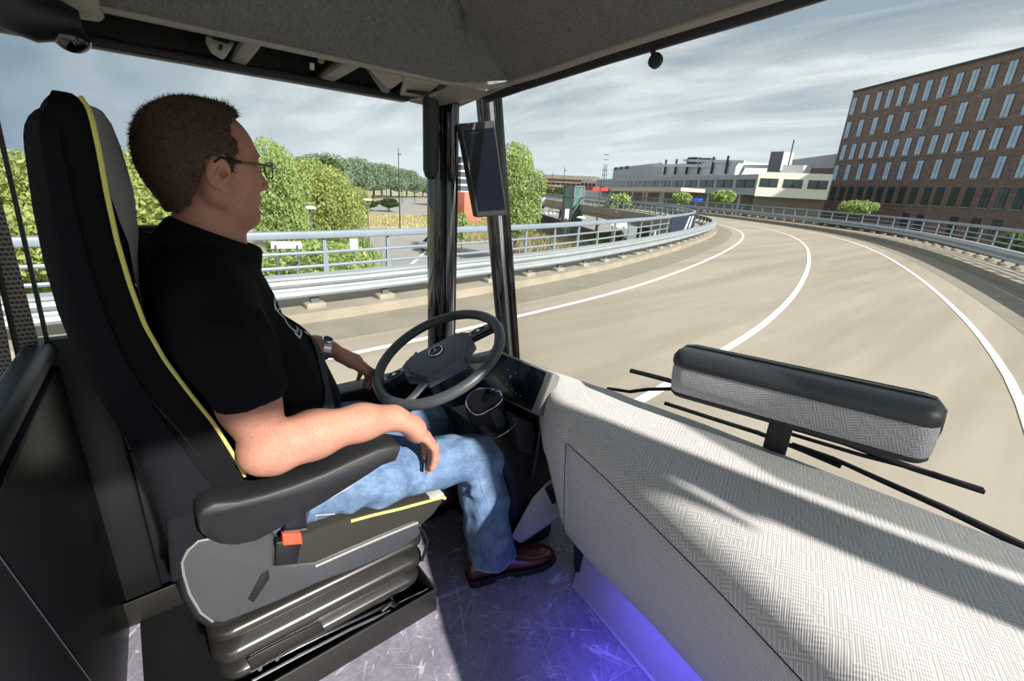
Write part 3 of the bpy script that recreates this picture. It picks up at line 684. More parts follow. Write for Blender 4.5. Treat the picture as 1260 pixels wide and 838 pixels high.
# rail box with the linkage inside
def bx(name, x0, x1, y0, y1, z0, z1, m, bev=.002): return MB().box(((x0+x1)/2, (y0+y1)/2, (z0+z1)/2), (abs(x1-x0), y1-y0, z1-z0)).build(name, m, seat, bev=bev)
M_RAIL = mat('olive black steel plate', srgb(30, 29, 27), .45, .1, var=.08)
bx('side_plate', -.938, -.945, -.20, .560, 0, .086, M_RAIL); bx('side_plate', -1.415, -1.42, -.20, .560, 0, .086, M_RAIL)
bx('front_plate', -.945, -1.415, .553, .560, 0, .086, M_RAIL); bx('rear_plate', -.945, -1.415, -.20, -.193, 0, .086, M_RAIL); bx('floor_plate', -.945, -1.415, -.153, .553, 0, .006, M_DARK)
def tb(name, px, x, r, m): return MB().tube([atx(a, b, x) for a, b in px], r, 8).build(name, m, seat, smooth=True)
tb('slide_bar', [(310, 838), (370, 806), (430, 775), (480, 752)], -.965, .004, M_STEEL)
tb('slide_bar', [(318, 820), (390, 785), (450, 757), (485, 740)], -.985, .0045, M_CHROME)
tb('latch_rod', [(482, 734), (487, 745), (492, 741), (520, 728), (530, 722)], -.975, .003, M_CHROME)
tb('latch_rod', [(470, 752), (480, 744), (487, 748)], -.97, .004, M_STEEL)
A = [atx(a, b, -.96) for a, b in ((304, 812), (330, 798), (395, 766), (400, 776), (345, 805), (310, 826))]
MB().prism(A, (-.006, 0, 0)).build('bracket_plate', M_RAIL, seat, bev=.002)
for a, b in ((320, 823), (341, 811)): MB().cyl(atx(a, b, -.9605), atx(a, b, -.956), .005, 10).build('bolt', M_DARK, seat)
tb('height_lever', [(514, 648), (520, 653), (526, 664), (524, 676), (519, 690)], -.958, .0045, M_DARK)
# armrests
def armrest(name, x0, x1, parent=seat):
    top = [(493, 543), (486, 541), (465, 546), (430, 561), (400, 575), (360, 590), (325, 601), (290, 609), (262, 611), (248, 618), (242, 634), (244, 650), (254, 664), (272, 671), (292, 672), (315, 667), (345, 651), (400, 619), (440, 594), (470, 574), (488, 556)]
    P_ = [atx(a, b, -.905)-Vector((0, 0, .014 if 0 <= i < 10 or i == len(top)-1 else 0)) for i, (a, b) in enumerate(top)]
    n = len(P_); cen = sum(P_, Vector())/n; rg = []
    for t, sc in ((0, .86), (.06, .95), (.16, 1.0), (.84, 1.0), (.94, .95), (1, .86)):
        rg.append([Vector((lerp(x0, x1, t), cen.y+(p.y-cen.y)*lerp(1, sc, .12)+0, p.z-(0 if sc == 1 else math.copysign((1-sc)*.05, p.z-cen.z)))) for p in P_])
    return MB().rings(rg).build(name, M_BLACKP, parent, smooth=True, angle=60)
armrest('armrest', -.902, -.972); armrest('armrest', -1.392, -1.455)
A = [atx(a, b, -.909) for a, b in ((401, 608), (424, 594), (447, 580), (450, 586), (426, 603), (403, 616))]
MB().prism(A, (-.02, 0, 0)).build('armrest_underplate', mat('pale grey plate', srgb(190, 188, 180), .5), seat, bev=.001)
bx('armrest_pivot', -.955, -.985, .045, .115, .50, .60, M_DARK, .008)
# belt buckle in its sleeve
A = [atx(a, b, -.950) for a, b in ((340, 668), (372, 664), (366, 694), (338, 697))]
bk = MB().prism(A, (-.022, 0, 0)).build('buckle', M_DARK, seat, bev=.003)
A = [atx(a, b, -.948) for a, b in ((348, 658), (371, 657), (373, 670), (348, 672))]
MB().prism(A, (-.018, 0, 0)).build('red_release_button', mat('orange red button', srgb(226, 84, 58), .4), bk, bev=.003)
A = [atx(a, b, -.952) for a, b in ((352, 640), (376, 628), (378, 652), (350, 656))]
MB().prism(A, (-.012, 0, 0)).build('buckle_tongue', M_DARK, bk, bev=.002)
tb('tongue_edge', [(349, 654), (377, 651)], -.949, .002, M_CHROME)
# belt outlet on the far shoulder of the seat
bx('belt_outlet', -1.375, -1.415, .0, .085, .98, 1.135, M_DARK, .02)
MB().lathe((-1.37, .075, 1.09), [(.001, -.004), (.008, -.003), (.008, .003), (.001, .004)], 12, (1, .2, 0)).build('belt_guide', M_CHROME, seat, smooth=True)

# ================================================================== STEERING
WC = Vector((-1.175, .702, .748)); WA = math.radians(28.7); WN = Vector((0, -math.sin(WA), math.cos(WA))); WU = Vector((0, math.cos(WA), math.sin(WA))); WXv = Vector((1, 0, 0))
sw = thing('steering_wheel', 'black steering wheel with a silver star emblem on its hub', 'steering wheel', tuple(WC))
WROT = math.radians(70)
def wp(u, v, h=0): return WC+WXv*(u*math.cos(WROT)-v*math.sin(WROT))+WU*(u*math.sin(WROT)+v*math.cos(WROT))+WN*h            # u right, v away from the driver, h towards him
M_RIM = mat('charcoal leather rim', srgb(70, 73, 78), .42, bump=.2, bscale=1500, bdist=.0003, var=.06)
M_HUB = mat('grained charcoal hub', srgb(84, 90, 98), .45, bump=.25, bscale=1600, bdist=.0004, var=.05)
Rw = .2085; n = 96; rg = []
for i in range(n):
    a = 2*PI*i/n; c_ = Vector((math.cos(a), math.sin(a), 0)); ring = []
    grip = .0012*max(0, math.cos(a*24)) if (abs(math.sin(a)) > .25) else 0
    for k in range(12):
        b = 2*PI*k/12; rr = .0172; inn = grip if math.cos(b) < -.3 else 0
        ring.append(wp((Rw+(rr-inn)*math.cos(b))*c_.x, (Rw+(rr-inn)*math.cos(b))*c_.y, rr*.92*math.sin(b)))
    rg.append(ring)
MB().rings(rg, closed=True).build('rim', M_RIM, sw, smooth=True, angle=180)
# hub pad: hexagonal shield
def plate(name, uv, h0, h1, m, parent=sw, bev=.004, inset=0.0):
    cu = sum(p[0] for p in uv)/len(uv); cv = sum(p[1] for p in uv)/len(uv)
    top = [wp(cu+(u-cu)*(1-inset), cv+(v-cv)*(1-inset), h1) for u, v in uv]
    return MB().hexa([wp(u, v, h0) for u, v in uv], top).build(name, m, parent, bev=bev, seg=3)
plate('hub_pad', [(-.108, -.028), (-.112, .036), (-.090, .060), (.090, .060), (.112, .036), (.108, -.028), (.064, -.100), (-.064, -.100)], -.030, .012, M_HUB, inset=.08, bev=.006)
plate('hub_step', [(.078, -.065), (.119, -.030), (.119, .034), (.098, .058), (.086, .05), (.086, -.03)], -.028, .004, M_HUB); plate('hub_step', [(-.078, -.065), (-.119, -.030), (-.119, .034), (-.098, .058), (-.086, .05), (-.086, -.03)], -.028, .004, M_HUB)
em = MB().lathe(wp(0, .008, .0118), [(.001, 0), (.028, 0), (.0295, .0012), (.028, .0022), (.001, .0012)], 28, tuple(WN)).build('emblem', M_DARK, sw, smooth=True)
rgE = []
for i in range(32):
    a = 2*PI*i/32; rgE.append(wp(.0235*math.cos(a), .008+.0235*math.sin(a), .0142))
MB().tube(rgE, .0016, 6, closed=True).build('emblem_ring', M_CHROME, em, smooth=True)
mb = MB()
for a in (90, 210, 330):
    a = math.radians(a); c_, s_ = math.cos(a), math.sin(a)
    tip = wp(.0232*c_, .008+.0232*s_, .0142); b1 = wp(-.0048*s_, .008+.0048*c_, .0142); b2 = wp(.0048*s_, .008-.0048*c_, .0142); pk = wp(.002*c_, .008+.002*s_, .0165)
    mb.add([tip, b1, b2, pk], [(0, 1, 3), (0, 3, 2), (1, 2, 3), (0, 2, 1)])
mb.build('emblem_star', M_CHROME, em)
M_PAD = mat('mid grey key pad', srgb(104, 110, 120), .35, var=.05)
for s in (1, -1):
    plate('spoke', [(s*.095, .040), (s*.095, -.002), (s*.205, -.006), (s*.205, .034)], -.022, -.004, M_DARK, bev=.005)
    kp = plate('key_pad', [(s*.112, .036), (s*.112, .004), (s*.190, .002), (s*.188, .032)], -.006, .002, M_PAD, bev=.004)
    c0 = (s*.150, .018)
    MB().tube([wp(c0[0]+.020*math.cos(2*PI*i/20), c0[1]+.011*math.sin(2*PI*i/20), .0028) for i in range(20)], .0022, 6, closed=True).build('key_ring', M_DARK, kp, smooth=True)
    MB().lathe(wp(*c0, .002), [(.001, 0), (.007, 0), (.006, .002), (.001, .002)], 14, tuple(WN)).build('centre_key', M_CHROME, kp, smooth=True)
    for q in (-.030, .031):
        plate('key', [(s*(.150+q)-.004, .013), (s*(.150+q)+.004, .013), (s*(.150+q)+.004, .023), (s*(.150+q)-.004, .023)], .002, .0032, M_STEEL, parent=kp, bev=.001)
    mb = MB(); mb.tube([wp(s*.06, -.070, -.014), wp(s*.11, -.110, -.014), wp(s*.150, -.142, -.006)], [.016, .013, .014], 10, flat=.6, upv=tuple(WN)); mb.build('lower_spoke', M_HUB, sw, smooth=True)
# column stalk knob behind the hub
mb = MB(); mb.tube([wp(-.10, .09, -.05), wp(-.075, .115, -.04), wp(-.060, .120, -.035)], [.006, .011, .012], 10)
col = thing('gear_console', 'black floor console with a silver-edged lever gate under the steering wheel', 'console', (-1.12, .9, 0))
mb.build('stalk_knob', M_DARK, col, smooth=True)
mb = MB(); mb.tube([wp(0, 0, -.03), wp(0, .01, -.10), wp(0, .03, -.16)], [.05, .075, .085], 18); mb.build('column_shroud', M_DARK, col, smooth=True)
# lower body: lofted black console down to the floor
rg = []
for z, x0, x1, y0, y1, r in ((0, -1.34, -.96, .86, 1.10, .04), (.16, -1.33, -.96, .86, 1.10, .04), (.30, -1.30, -.955, .84, 1.08, .05), (.40, -1.28, -.965, .81, 1.02, .05), (.46, -1.27, -.985, .79, .98, .05), (.50, -1.265, -1.01, .78, .94, .05), (.53, -1.255, -1.04, .77, .90, .05)):
    rg.append([Vector(((x0+x1)/2+u, (y0+y1)/2+v, z)) for u, v in rrect(x1-x0, y1-y0, r)])
MB().rings(rg).build('column_body', M_DARK, col, smooth=True, angle=50)
MB().tube(cat([atx(*p, x) for p, x in (((596, 545), -1.03), ((612, 538), -1.0), ((626, 530), -.975), ((636, 520), -.95))], 5), .002, 6).build('trim_line', M_CHROME, col, smooth=True)
# lever gate
G0 = cat([atx(*p, x) for p, x in (((573, 492), -1.06), ((582, 480), -1.05), ((600, 477), -1.02), ((616, 482), -1.0), ((620, 492), -1.0), ((608, 503), -1.01), ((588, 512), -1.04), ((576, 504), -1.055))], 4, True)
gt = MB().hexa([p+Vector((-.01, .01, -.045)) for p in G0], G0).build('lever_gate', M_BLACKP, col, bev=.006, seg=3)
cg = sum(G0, Vector())/len(G0)
MB().tube([cg+(p-cg)*.93+Vector((.002, -.004, .003)) for p in G0], .0018, 6, closed=True).build('gate_edge', M_CHROME, gt, smooth=True)
mb = MB(); mb.tube([cg+Vector((0, 0, 0)), cg+Vector((.012, .0, .022)), cg+Vector((.030, .010, .034))], [.008, .009, .011], 10); mb.build('lever', M_DARK, gt, smooth=True)
mb = MB(); mb.tube([cg+Vector((.020, .012, .040)), cg+Vector((.046, .026, .046)), cg+Vector((.050, .030, .030))], .0028, 8); mb.build('lever_highlight', M_CHROME, gt, smooth=True)
A = [aty(*p, .80) for p in ((588, 468), (594, 466), (612, 486), (604, 492), (590, 480))]
MB().prism(A, (0, .05, 0)).build('side_cover', M_SLATE, col, bev=.003)
q = [atx(*p, -1.0) for p in ((604, 508), (614, 502), (624, 516), (621, 524), (612, 527))]
MB().prism(q, (-.03, 0, 0)).build('ashtray_flap', M_SLATE, col, bev=.004)
q = [atx(*p, -.952) for p in ((632, 512), (655, 520), (659, 532), (655, 560), (640, 556), (636, 530))]
MB().prism(q, (-.05, 0, 0)).build('side_bracket', M_BLACKP, col, bev=.004)

# instrument display
dp = thing('instrument_display', 'tilted driver display with dark screen and thick grey frame right of the steering wheel', 'display', (-1.08, 1.0, .52))
c4 = [aty(604, 427, .985), aty(682, 459, .945), aty(661, 512, .885), None]
c4[3] = c4[0]+(c4[2]-c4[1])
ex = (c4[1]-c4[0]).normalized(); dn = ex.cross((c4[1]-c4[2])).normalized()
if dn.dot(EYEP-c4[0]) < 0: dn = -dn
_r = ray(588, 478); c4[3] = EYEP+_r*((c4[0]-EYEP).dot(dn)/_r.dot(dn))
MB().hexa([Vector(p) for p in ((-1.26, .93, .32), (-.935, .93, .32), (-.935, 1.03, .32), (-1.26, 1.03, .32))], [Vector(p) for p in ((-1.24, 1.00, .60), (-.96, .985, .62), (-.96, 1.05, .62), (-1.24, 1.05, .60))]).build('mount', M_DARK, dp, bev=.01)
def sc4(s, d=0, sh=(0, 0)):
    m_ = sum(c4, Vector())/4; return [m_+(p-m_)*s+dn*d for p in c4]
MB().hexa([p-dn*.045 for p in sc4(.94)], sc4(1.0)).build('frame', mat('grey display frame', srgb(108, 110, 108), .45, var=.05), dp, bev=.010, seg=4)
m_ = sum(c4, Vector())/4
inn = [m_+(p-m_)*.90-ex*.012+dn*.0015 for p in c4]
scn_ = MB().prism(inn, dn*.002).build('screen', None or M_GLASSD, dp, bev=.003)
iv = (inn[3]-inn[0]); iu = (inn[1]-inn[0])
def icon(u, v, r, m):
    return MB().lathe(inn[0]+iu*u+iv*v+dn*.0022, [(.0005, 0), (r, 0), (r, .0004), (.0005, .0004)], 12, tuple(dn)).build('icon', m, scn_)
def emit(name, c, s):
    t = NT(name); t.b.inputs['Base Color'].default_value = (0.01, .01, .01, 1); t.b.inputs['Emission Color'].default_value = c; t.b.inputs['Emission Strength'].default_value = s; t.b.inputs['Roughness'].default_value = .2; return t.m
M_IC1 = emit('dim blue icon', srgb(46, 84, 130), .5); M_IC2 = emit('dim grey icon', srgb(120, 130, 150), .4)
for u, v, r in ((.42, .30, .0025), (.50, .42, .006), (.56, .28, .0025), (.36, .5, .002), (.48, .62, .0025), (.58, .66, .0025), (.66, .70, .0018), (.74, .72, .0018)): icon(u, v, r, M_IC1 if r > .003 else M_IC2)
icon(.90, .10, .001, M_IC2)

# mirror display on the windscreen pillar
md = thing('mirror_display', 'tall black mirror display screen mounted in front of the raked windscreen pillar', 'display', tuple(atx(605, 268, -1.4)))
q = [atx(566, 152, -1.40), atx(609, 148, -1.40), atx(625, 265, -1.40), atx(587, 268, -1.40)]
mdn = (q[1]-q[0]).cross(q[3]-q[0]).normalized(); mdn = mdn if mdn.dot(EYEP-q[0]) > 0 else -mdn
MB().hexa([p-mdn*.035+Vector((0, .004, 0)) for p in q], q).build('housing', mat('grey black housing', srgb(46, 47, 48), .45), md, bev=.007, seg=3)
cq = sum(q, Vector())/4
s_ = MB().prism([cq+(p-cq)*.86+mdn*.0006 for p in q], mdn*.001).build('screen', M_GLASSD, md)
for k in range(6):
    p = q[0].lerp(q[1], .2+.05*k).lerp(q[3].lerp(q[2], .2+.05*k), .10); MB().box(p+mdn*.0022, (.001, .004, .002)).build('printed_character', M_IC2, s_)
MB().cyl(cq-mdn*.03, cq-mdn*.03+Vector((-.07, .04, 0)), .018, 12).build('mount_arm', M_DARK, md, smooth=True)

# accelerator plate on the floor
pd = thing('accelerator_pedal', 'pale grey accelerator pedal plate with black pad at the dashboard end', 'pedal', (-.92, .97, 0))
q = [atx(*p, x) for p, x in (((628, 662), -.945), ((640, 668), -.93), ((699, 628), -.85), ((697, 610), -.86), ((686, 600), -.87), ((690, 581), -.87), ((672, 594), -.90), ((655, 612), -.93), ((640, 640), -.945))]
MB().hexa([p+Vector((-.01, .02, -.02)) for p in q], q).build('plate', mat('pale grey plastic plate', srgb(150, 150, 156), .45, var=.04), pd, bev=.003)
q = [atx(*p, -.86) for p in ((672, 605), (690, 596), (694, 612), (680, 622))]
MB().prism(q, (-.02, .01, 0)).build('pad', M_DARK, pd, bev=.004)

# ================================================================== THE DRIVER (signed distance volumes turned into smooth meshes)
class SDF:
    def __init__(s, lo, hi, h):
        s.lo = np.array(lo, float); s.h = h; s.n = np.ceil((np.array(hi)-s.lo)/h).astype(int)+1
        s.F = np.full(s.n, 1.0, np.float32); s.Rm = np.eye(3); s.t = np.zeros(3)
    def frame(s, Rm=np.eye(3), t=(0, 0, 0)): s.Rm = np.array(Rm, float); s.t = np.array(t, float)
    def _do(s, lo, hi, fn, k, mode):
        """lo, hi: bounds in the local frame"""
        cs = np.array([[x, y, z] for x in (lo[0], hi[0]) for y in (lo[1], hi[1]) for z in (lo[2], hi[2])])@s.Rm.T+s.t
        m = .03+k; a = np.floor((cs.min(0)-m-s.lo)/s.h).astype(int); b = np.ceil((cs.max(0)+m-s.lo)/s.h).astype(int)
        a = np.clip(a, 0, s.n-1); b = np.clip(b, a+1, s.n)
        if (b-a).min() <= 0: return
        ax = [s.lo[i]+s.h*np.arange(a[i], b[i]) for i in range(3)]
        X, Y, Z = np.meshgrid(*ax, indexing='ij'); P_ = (np.stack([X, Y, Z], -1)-s.t)@s.Rm
        d = fn(P_).astype(np.float32); sl = tuple(slice(a[i], b[i]) for i in range(3)); f = s.F[sl]
        if mode == 'add':
            if k > 0: hh = np.maximum(k-np.abs(f-d), 0)/k; r = np.minimum(f, d)-hh*hh*k*.25
            else: r = np.minimum(f, d)
        else:
            d = -d
            if k > 0: hh = np.maximum(k-np.abs(f-d), 0)/k; r = np.maximum(f, d)+hh*hh*k*.25
            else: r = np.maximum(f, d)
        s.F[sl] = r
    def cone(s, a, b, ra, rb, k=.02, mode='add'):
        a, b = np.array(a, float), np.array(b, float); ab = b-a; L2 = max(1e-9, ab@ab); r = max(ra, rb)
        def fn(P_):
            pa = P_-a; t = np.clip((pa@ab)/L2, 0, 1); return np.linalg.norm(pa-t[..., None]*ab, axis=-1)-(ra+(rb-ra)*t)
        s._do(np.minimum(a, b)-r, np.maximum(a, b)+r, fn, k, mode); return s
    def ell(s, c, r, k=.02, mode='add', rot=None):
        c, r = np.array(c, float), np.array(r, float); R2 = np.eye(3) if rot is None else np.array(rot)
        def fn(P_):
            q = (P_-c)@R2; k0 = np.linalg.norm(q/r, axis=-1); k1 = np.linalg.norm(q/(r*r), axis=-1)+1e-9
            return k0*(k0-1)/k1
        m = r.max() if rot is not None else r
        s._do(c-m, c+m, fn, k, mode); return s
    def chain(s, pts, rs, k=.01):
        for a, b, ra, rb in zip(pts[:-1], pts[1:], rs[:-1], rs[1:]): s.cone(a, b, ra, rb, k)
        return s
    def coords(s):
        return np.meshgrid(*[s.lo[i]+s.h*np.arange(s.n[i]) for i in range(3)], indexing='ij')
    def mesh(s, name, m, parent, smooth_it=1):
        F = s.F; F = np.pad(F, 1, constant_values=1.0); ins = F < 0
        nx, ny, nz = F.shape; cell = (nx-1, ny-1, nz-1)
        mx_ = ins[:-1, :-1, :-1].astype(np.int8)
        tot = np.zeros(cell, np.int8)
        for i in (0, 1):
            for j in (0, 1):
                for l in (0, 1): tot += ins[i:nx-1+i, j:ny-1+j, l:nz-1+l]
        act = (tot > 0) & (tot < 8); ids = np.full(cell, -1, np.int64); idx = np.argwhere(act); ids[act] = np.arange(len(idx))
        acc = np.zeros((len(idx), 3)); cnt = np.zeros(len(idx)); I, J, K = idx.T
        cor = [(i, j, l) for i in (0, 1) for j in (0, 1) for l in (0, 1)]
        val = {c: F[I+c[0], J+c[1], K+c[2]] for c in cor}
        for c in cor:
            for d in range(3):
                if c[d] == 0:
                    e_ = list(c); e_[d] = 1; e_ = tuple(e_); va, vb = val[c], val[e_]; cr = (va < 0) != (vb < 0)
                    t = np.where(cr, va/(va-vb+1e-12), 0); p = np.zeros((len(idx), 3)); p += np.array(c); p[:, d] += t
                    acc[cr] += p[cr]; cnt[cr] += 1
        V = (idx+acc/cnt[:, None]-1)*s.h+s.lo
        Q = []
        for d in range(3):
            a = [slice(None)]*3; b = [slice(None)]*3; a[d] = slice(0, -1); b[d] = slice(1, None)
            A_, B_ = ins[tuple(a)], ins[tuple(b)]; cr = A_ != B_; e = np.argwhere(cr)
            u, v = [(1, 2), (2, 0), (0, 1)][d]
            ok = (e[:, u] > 0) & (e[:, v] > 0) & (e[:, u] < cell[u]) & (e[:, v] < cell[v]); e = e[ok]
            def cid(du, dv):
                q = e.copy(); q[:, u] -= du; q[:, v] -= dv; return ids[q[:, 0], q[:, 1], q[:, 2]]
            q = np.stack([cid(1, 1), cid(0, 1), cid(0, 0), cid(1, 0)], 1); fl = ~A_[e[:, 0], e[:, 1], e[:, 2]]
            q[fl] = q[fl][:, ::-1]; Q.append(q)
        Q = np.concatenate(Q)
        for _ in range(smooth_it):                                # light Laplacian smoothing
            S_ = np.zeros_like(V); c_ = np.zeros(len(V))
            for i in range(4):
                a, b = Q[:, i], Q[:, (i+1) % 4]
                for k in range(3): S_[:, k] += np.bincount(a, V[b, k], len(V))+np.bincount(b, V[a, k], len(V))
                c_ += np.bincount(a, minlength=len(V))+np.bincount(b, minlength=len(V))
            V = V*.45+.55*S_/c_[:, None]
        me = bpy.data.meshes.new(name); me.from_pydata(V.tolist(), [], Q.tolist()); me.polygons.foreach_set('use_smooth', [True]*len(Q)); me.materials.append(m)
        o = bpy.data.objects.new(name, me); C.objects.link(o)
        if parent is not None: o.parent = parent; o.matrix_parent_inverse = world_of(parent).inverted()
        return o

def skin_mat():
    t = NT('fair ruddy skin'); v = t.coord('Object')
    a = t.ramp(t.noise(v, 14, 4), [(.3, srgb(170, 117, 98)), (.7, srgb(190, 140, 118))])
    b = t.ramp(t.noise(v, 260, 3, .7), [(.35, srgb(158, 100, 83)), (.6, srgb(196, 146, 124))])
    t.l(t.mix(.35, a, b), t.b.inputs['Base Color']); t.b.inputs['Roughness'].default_value = .6; t.b.inputs['Specular IOR Level'].default_value = .35
    t.b.inputs['Subsurface Weight'].default_value = .12; t.b.inputs['Subsurface Radius'].default_value = (.012, .005, .003); t.b.inputs['Subsurface Scale'].default_value = 1
    t.bump(t.noise(v, 420, 3, .7), .22, .0006); return t.m
M_SKIN = skin_mat()
def denim_mat():
    t = NT('washed blue denim'); v = t.coord('Object')
    w1 = t.noise(t.coord('Object', (1, .35, .35)), 55, 5, .75); w2 = t.noise(v, 7, 4, .6, .8); w3 = t.noise(v, 700, 2)
    base = t.ramp(w2, [(.36, srgb(46, 72, 110)), (.50, srgb(76, 106, 144)), (.66, srgb(122, 150, 182))])
    c = t.mix(.45, base, t.ramp(w1, [(.38, srgb(38, 62, 98)), (.62, srgb(116, 142, 174))]))
    c = t.mix(.18, c, t.ramp(w3, [(.3, srgb(50, 76, 116)), (.7, srgb(190, 206, 222))]))
    t.l(c, t.b.inputs['Base Color']); t.b.inputs['Roughness'].default_value = .9; t.b.inputs['Specular IOR Level'].default_value = .1
    t.bump(t.math('ADD', w1, t.math('MULTIPLY', w2, 2.0)), .4, .004); return t.m
M_DENIM = denim_mat()
M_SHIRT = cloth_mat('black jersey', srgb(21, 21, 24), .22, 900)
M_HAIR = mat('short dark brown hair', srgb(74, 56, 45), .65, var=.35, vscale=160, bump=.5, bscale=300, bdist=.002, spec=.3)
M_STITCH = mat('pale stitching', srgb(196, 188, 168), .8)

HC_ = np.array([-1.165, .150, 1.270]); HY = math.radians(13); HP = math.radians(-3)      # head centre, turned to his left, slightly raised
Rz = np.array([[math.cos(HY), -math.sin(HY), 0], [math.sin(HY), math.cos(HY), 0], [0, 0, 1]])
Rx = np.array([[1, 0, 0], [0, math.cos(HP), -math.sin(HP)], [0, math.sin(HP), math.cos(HP)]]); HR = Rz@Rx
def hw(p): return Vector(HR@np.array(p, float)+HC_)
man = thing('person', 'man in black polo shirt and blue jeans sitting in the driver seat beside the wheel', 'person', (-1.18, .2, .45))
def head_skull(S, grow=0.0):
    g = grow
    S.ell((0, -.014, .036), (.074+g, .096+g, .083+g), .03); S.ell((0, .020, .030), (.066+g, .070+g, .075+g), .03)
def make_body():
    S = SDF((-1.54, -.05, .03), (-.84, .92, 1.42), .0034)
    # torso and legs under the clothes
    for a, b, ra, rb in (((-1.18, .13, .95), (-1.18, .17, .60), .12, .12), ((-1.02, .10, 1.01), (-1.34, .10, 1.01), .055, .055), ((-1.10, .19, .52), (-1.02, .73, .43), .07, .05), ((-1.26, .19, .52), (-1.33, .75, .42), .07, .05), ((-1.02, .73, .43), (-.975, .765, .10), .045, .032), ((-1.33, .75, .42), (-1.33, .785, .12), .045, .034)):
        S.cone(a, b, ra, rb, .04)
    S.cone((-.97, .765, .10), (-.945, .83, .06), .032, .026, .02)
    # neck
    S.cone((-1.175, .126, 1.08), (-1.172, .142, 1.20), .065, .057, .03); S.cone((-1.18, .16, 1.07), (-1.178, .165, 1.16), .045, .040, .03)
    S.cone((-1.18, .10, 1.05), (-1.06, .09, 1.03), .06, .05, .04); S.cone((-1.18, .10, 1.05), (-1.30, .09, 1.03), .06, .05, .04)
    # head
    S.frame(HR, HC_)
    head_skull(S)
    S.ell((0, .042, -.015), (.060, .055, .080), .025)
    for s in (-1, 1):
        S.cone((s*.056, -.002, -.045), (s*.026, .060, -.092), .020, .018, .025)
        S.ell((s*.036, .055, -.022), (.030, .030, .034), .02)
        S.cone((s*.058, -.005, .0), (s*.056, -.004, -.05), .018, .018, .02)
    S.ell((0, .070, -.096), (.022, .020, .018), .02); S.cone((0, .02, -.075), (0, .065, -.085), .035, .025, .03)
    S.ell((0, .074, .034), (.048, .016, .012), .015)
    S.cone((0, .086, .020), (0, .112, -.022), .0075, .0105, .010); S.ell((0, .106, -.028), (.015, .012, .009), .008)
    for s in (-1, 1): S.ell((s*.012, .100, -.030), (.0075, .010, .007), .006); S.ell((s*.034, .099, .012), (.018, .013, .013), .012, 'sub')
    S.ell((0, .092, -.050), (.023, .010, .0065), .006); S.ell((0, .089, -.0625), (.020, .010, .007), .006); S.ell((0, .104, -.0563), (.022, .006, .0014), .003, 'sub')
    for s in (-1, 1):                                           # ears: rim, bowl, lobe
        er = np.array(Matrix.Rotation(math.radians(-14), 3, 'X') @ Matrix.Rotation(math.radians(s*-22), 3, 'Z'))
        S.ell((s*.083, -.011, -.008), (.0085, .021, .031), .004, rot=er); S.ell((s*.078, -.002, -.034), (.009, .012, .012), .006)
        S.ell((s*.093, -.010, -.003), (.0085, .013, .021), .002, 'sub', rot=er); S.cone((s*.0885, -.017, -.014), (s*.0875, -.008, .004), .0035, .0028, .002); S.ell((s*.086, -.002, -.010), (.006, .006, .008), .002, 'sub')
        S.cone((s*.077, .006, .0), (s*.076, .007, -.012), .006, .006, .006)
    S.frame()
    # right arm resting on the armrest, hand hanging over its end
    S.chain([(-.955, .12, .92), (-.950, .135, .83), (-.948, .155, .735)], [.056, .052, .046], .03)
    S.cone((-.946, .140, .715), (-.948, .165, .712), .040, .044, .02)
    S.chain([(-.948, .165, .716), (-.950, .25, .722), (-.955, .36, .716), (-.958, .440, .703)], [.050, .050, .040, .033], .03)
    S.ell((-.957, .475, .680), (.040, .050, .028), .02, rot=np.array(Matrix.Rotation(math.radians(-42), 3, 'X')))
    S.ell((-.955, .502, .650), (.043, .027, .034), .02)
    F = [((-.918, .516, .634), (-.914, .536, .600), (-.916, .538, .568), (-.919, .531, .541), .0096), ((-.940, .526, .634), (-.938, .552, .590), (-.940, .556, .552), (-.943, .547, .520), .0102),
         ((-.963, .528, .634), (-.962, .555, .584), (-.963, .556, .538), (-.965, .545, .500), .0104), ((-.985, .520, .636), (-.988, .545, .590), (-.989, .548, .548), (-.989, .542, .512), .010)]
    for a, b, c_, d, r in F: S.chain([(a[0]*.5+-.957*.5, a[1]-.025, a[2]+.022), a, b, c_, d], [r*1.15, r*1.15, r, r*.93, r*.80], .0045)
    S.chain([(-.982, .450, .690), (-1.000, .475, .662), (-1.003, .498, .634), (-1.001, .512, .612)], [.017, .013, .011, .009], .008)
    # left arm, wrist with the watch, hand hanging before the wheel
    S.chain([(-1.395, .11, .92), (-1.425, .13, .82), (-1.43, .17, .755)], [.055, .050, .044], .03)
    S.chain([(-1.43, .175, .755), (-1.412, .30, .765), (-1.392, .395, .763), (-1.383, .437, .753)], [.046, .042, .032, .027], .03)
    S.ell((-1.378, .480, .725), (.036, .045, .020), .02, rot=np.array(Matrix.Rotation(math.radians(-36), 3, 'X')))
    S.ell((-1.375, .512, .698), (.038, .022, .024), .018)
    F = [((-1.344, .528, .690), (-1.340, .552, .668), (-1.341, .562, .640), (-1.344, .560, .618), .0092), ((-1.364, .532, .686), (-1.362, .556, .656), (-1.364, .560, .622), (-1.368, .550, .598), .0095),
         ((-1.384, .530, .684), (-1.385, .550, .652), (-1.388, .552, .620), (-1.392, .542, .598), .0092), ((-1.402, .522, .686), (-1.406, .538, .660), (-1.410, .538, .634), (-1.412, .530, .616), .0086)]
    for a, b, c_, d, r in F: S.chain([(a[0]*.5+-1.376*.5, a[1]-.022, a[2]+.016), a, b, c_, d], [r*1.15, r*1.15, r, r*.93, r*.80], .0045)
    S.chain([(-1.352, .452, .735), (-1.333, .480, .712), (-1.326, .508, .690), (-1.326, .528, .668)], [.017, .013, .011, .009], .008)
    return S.mesh('body', M_SKIN, man, 1)
body = make_body()

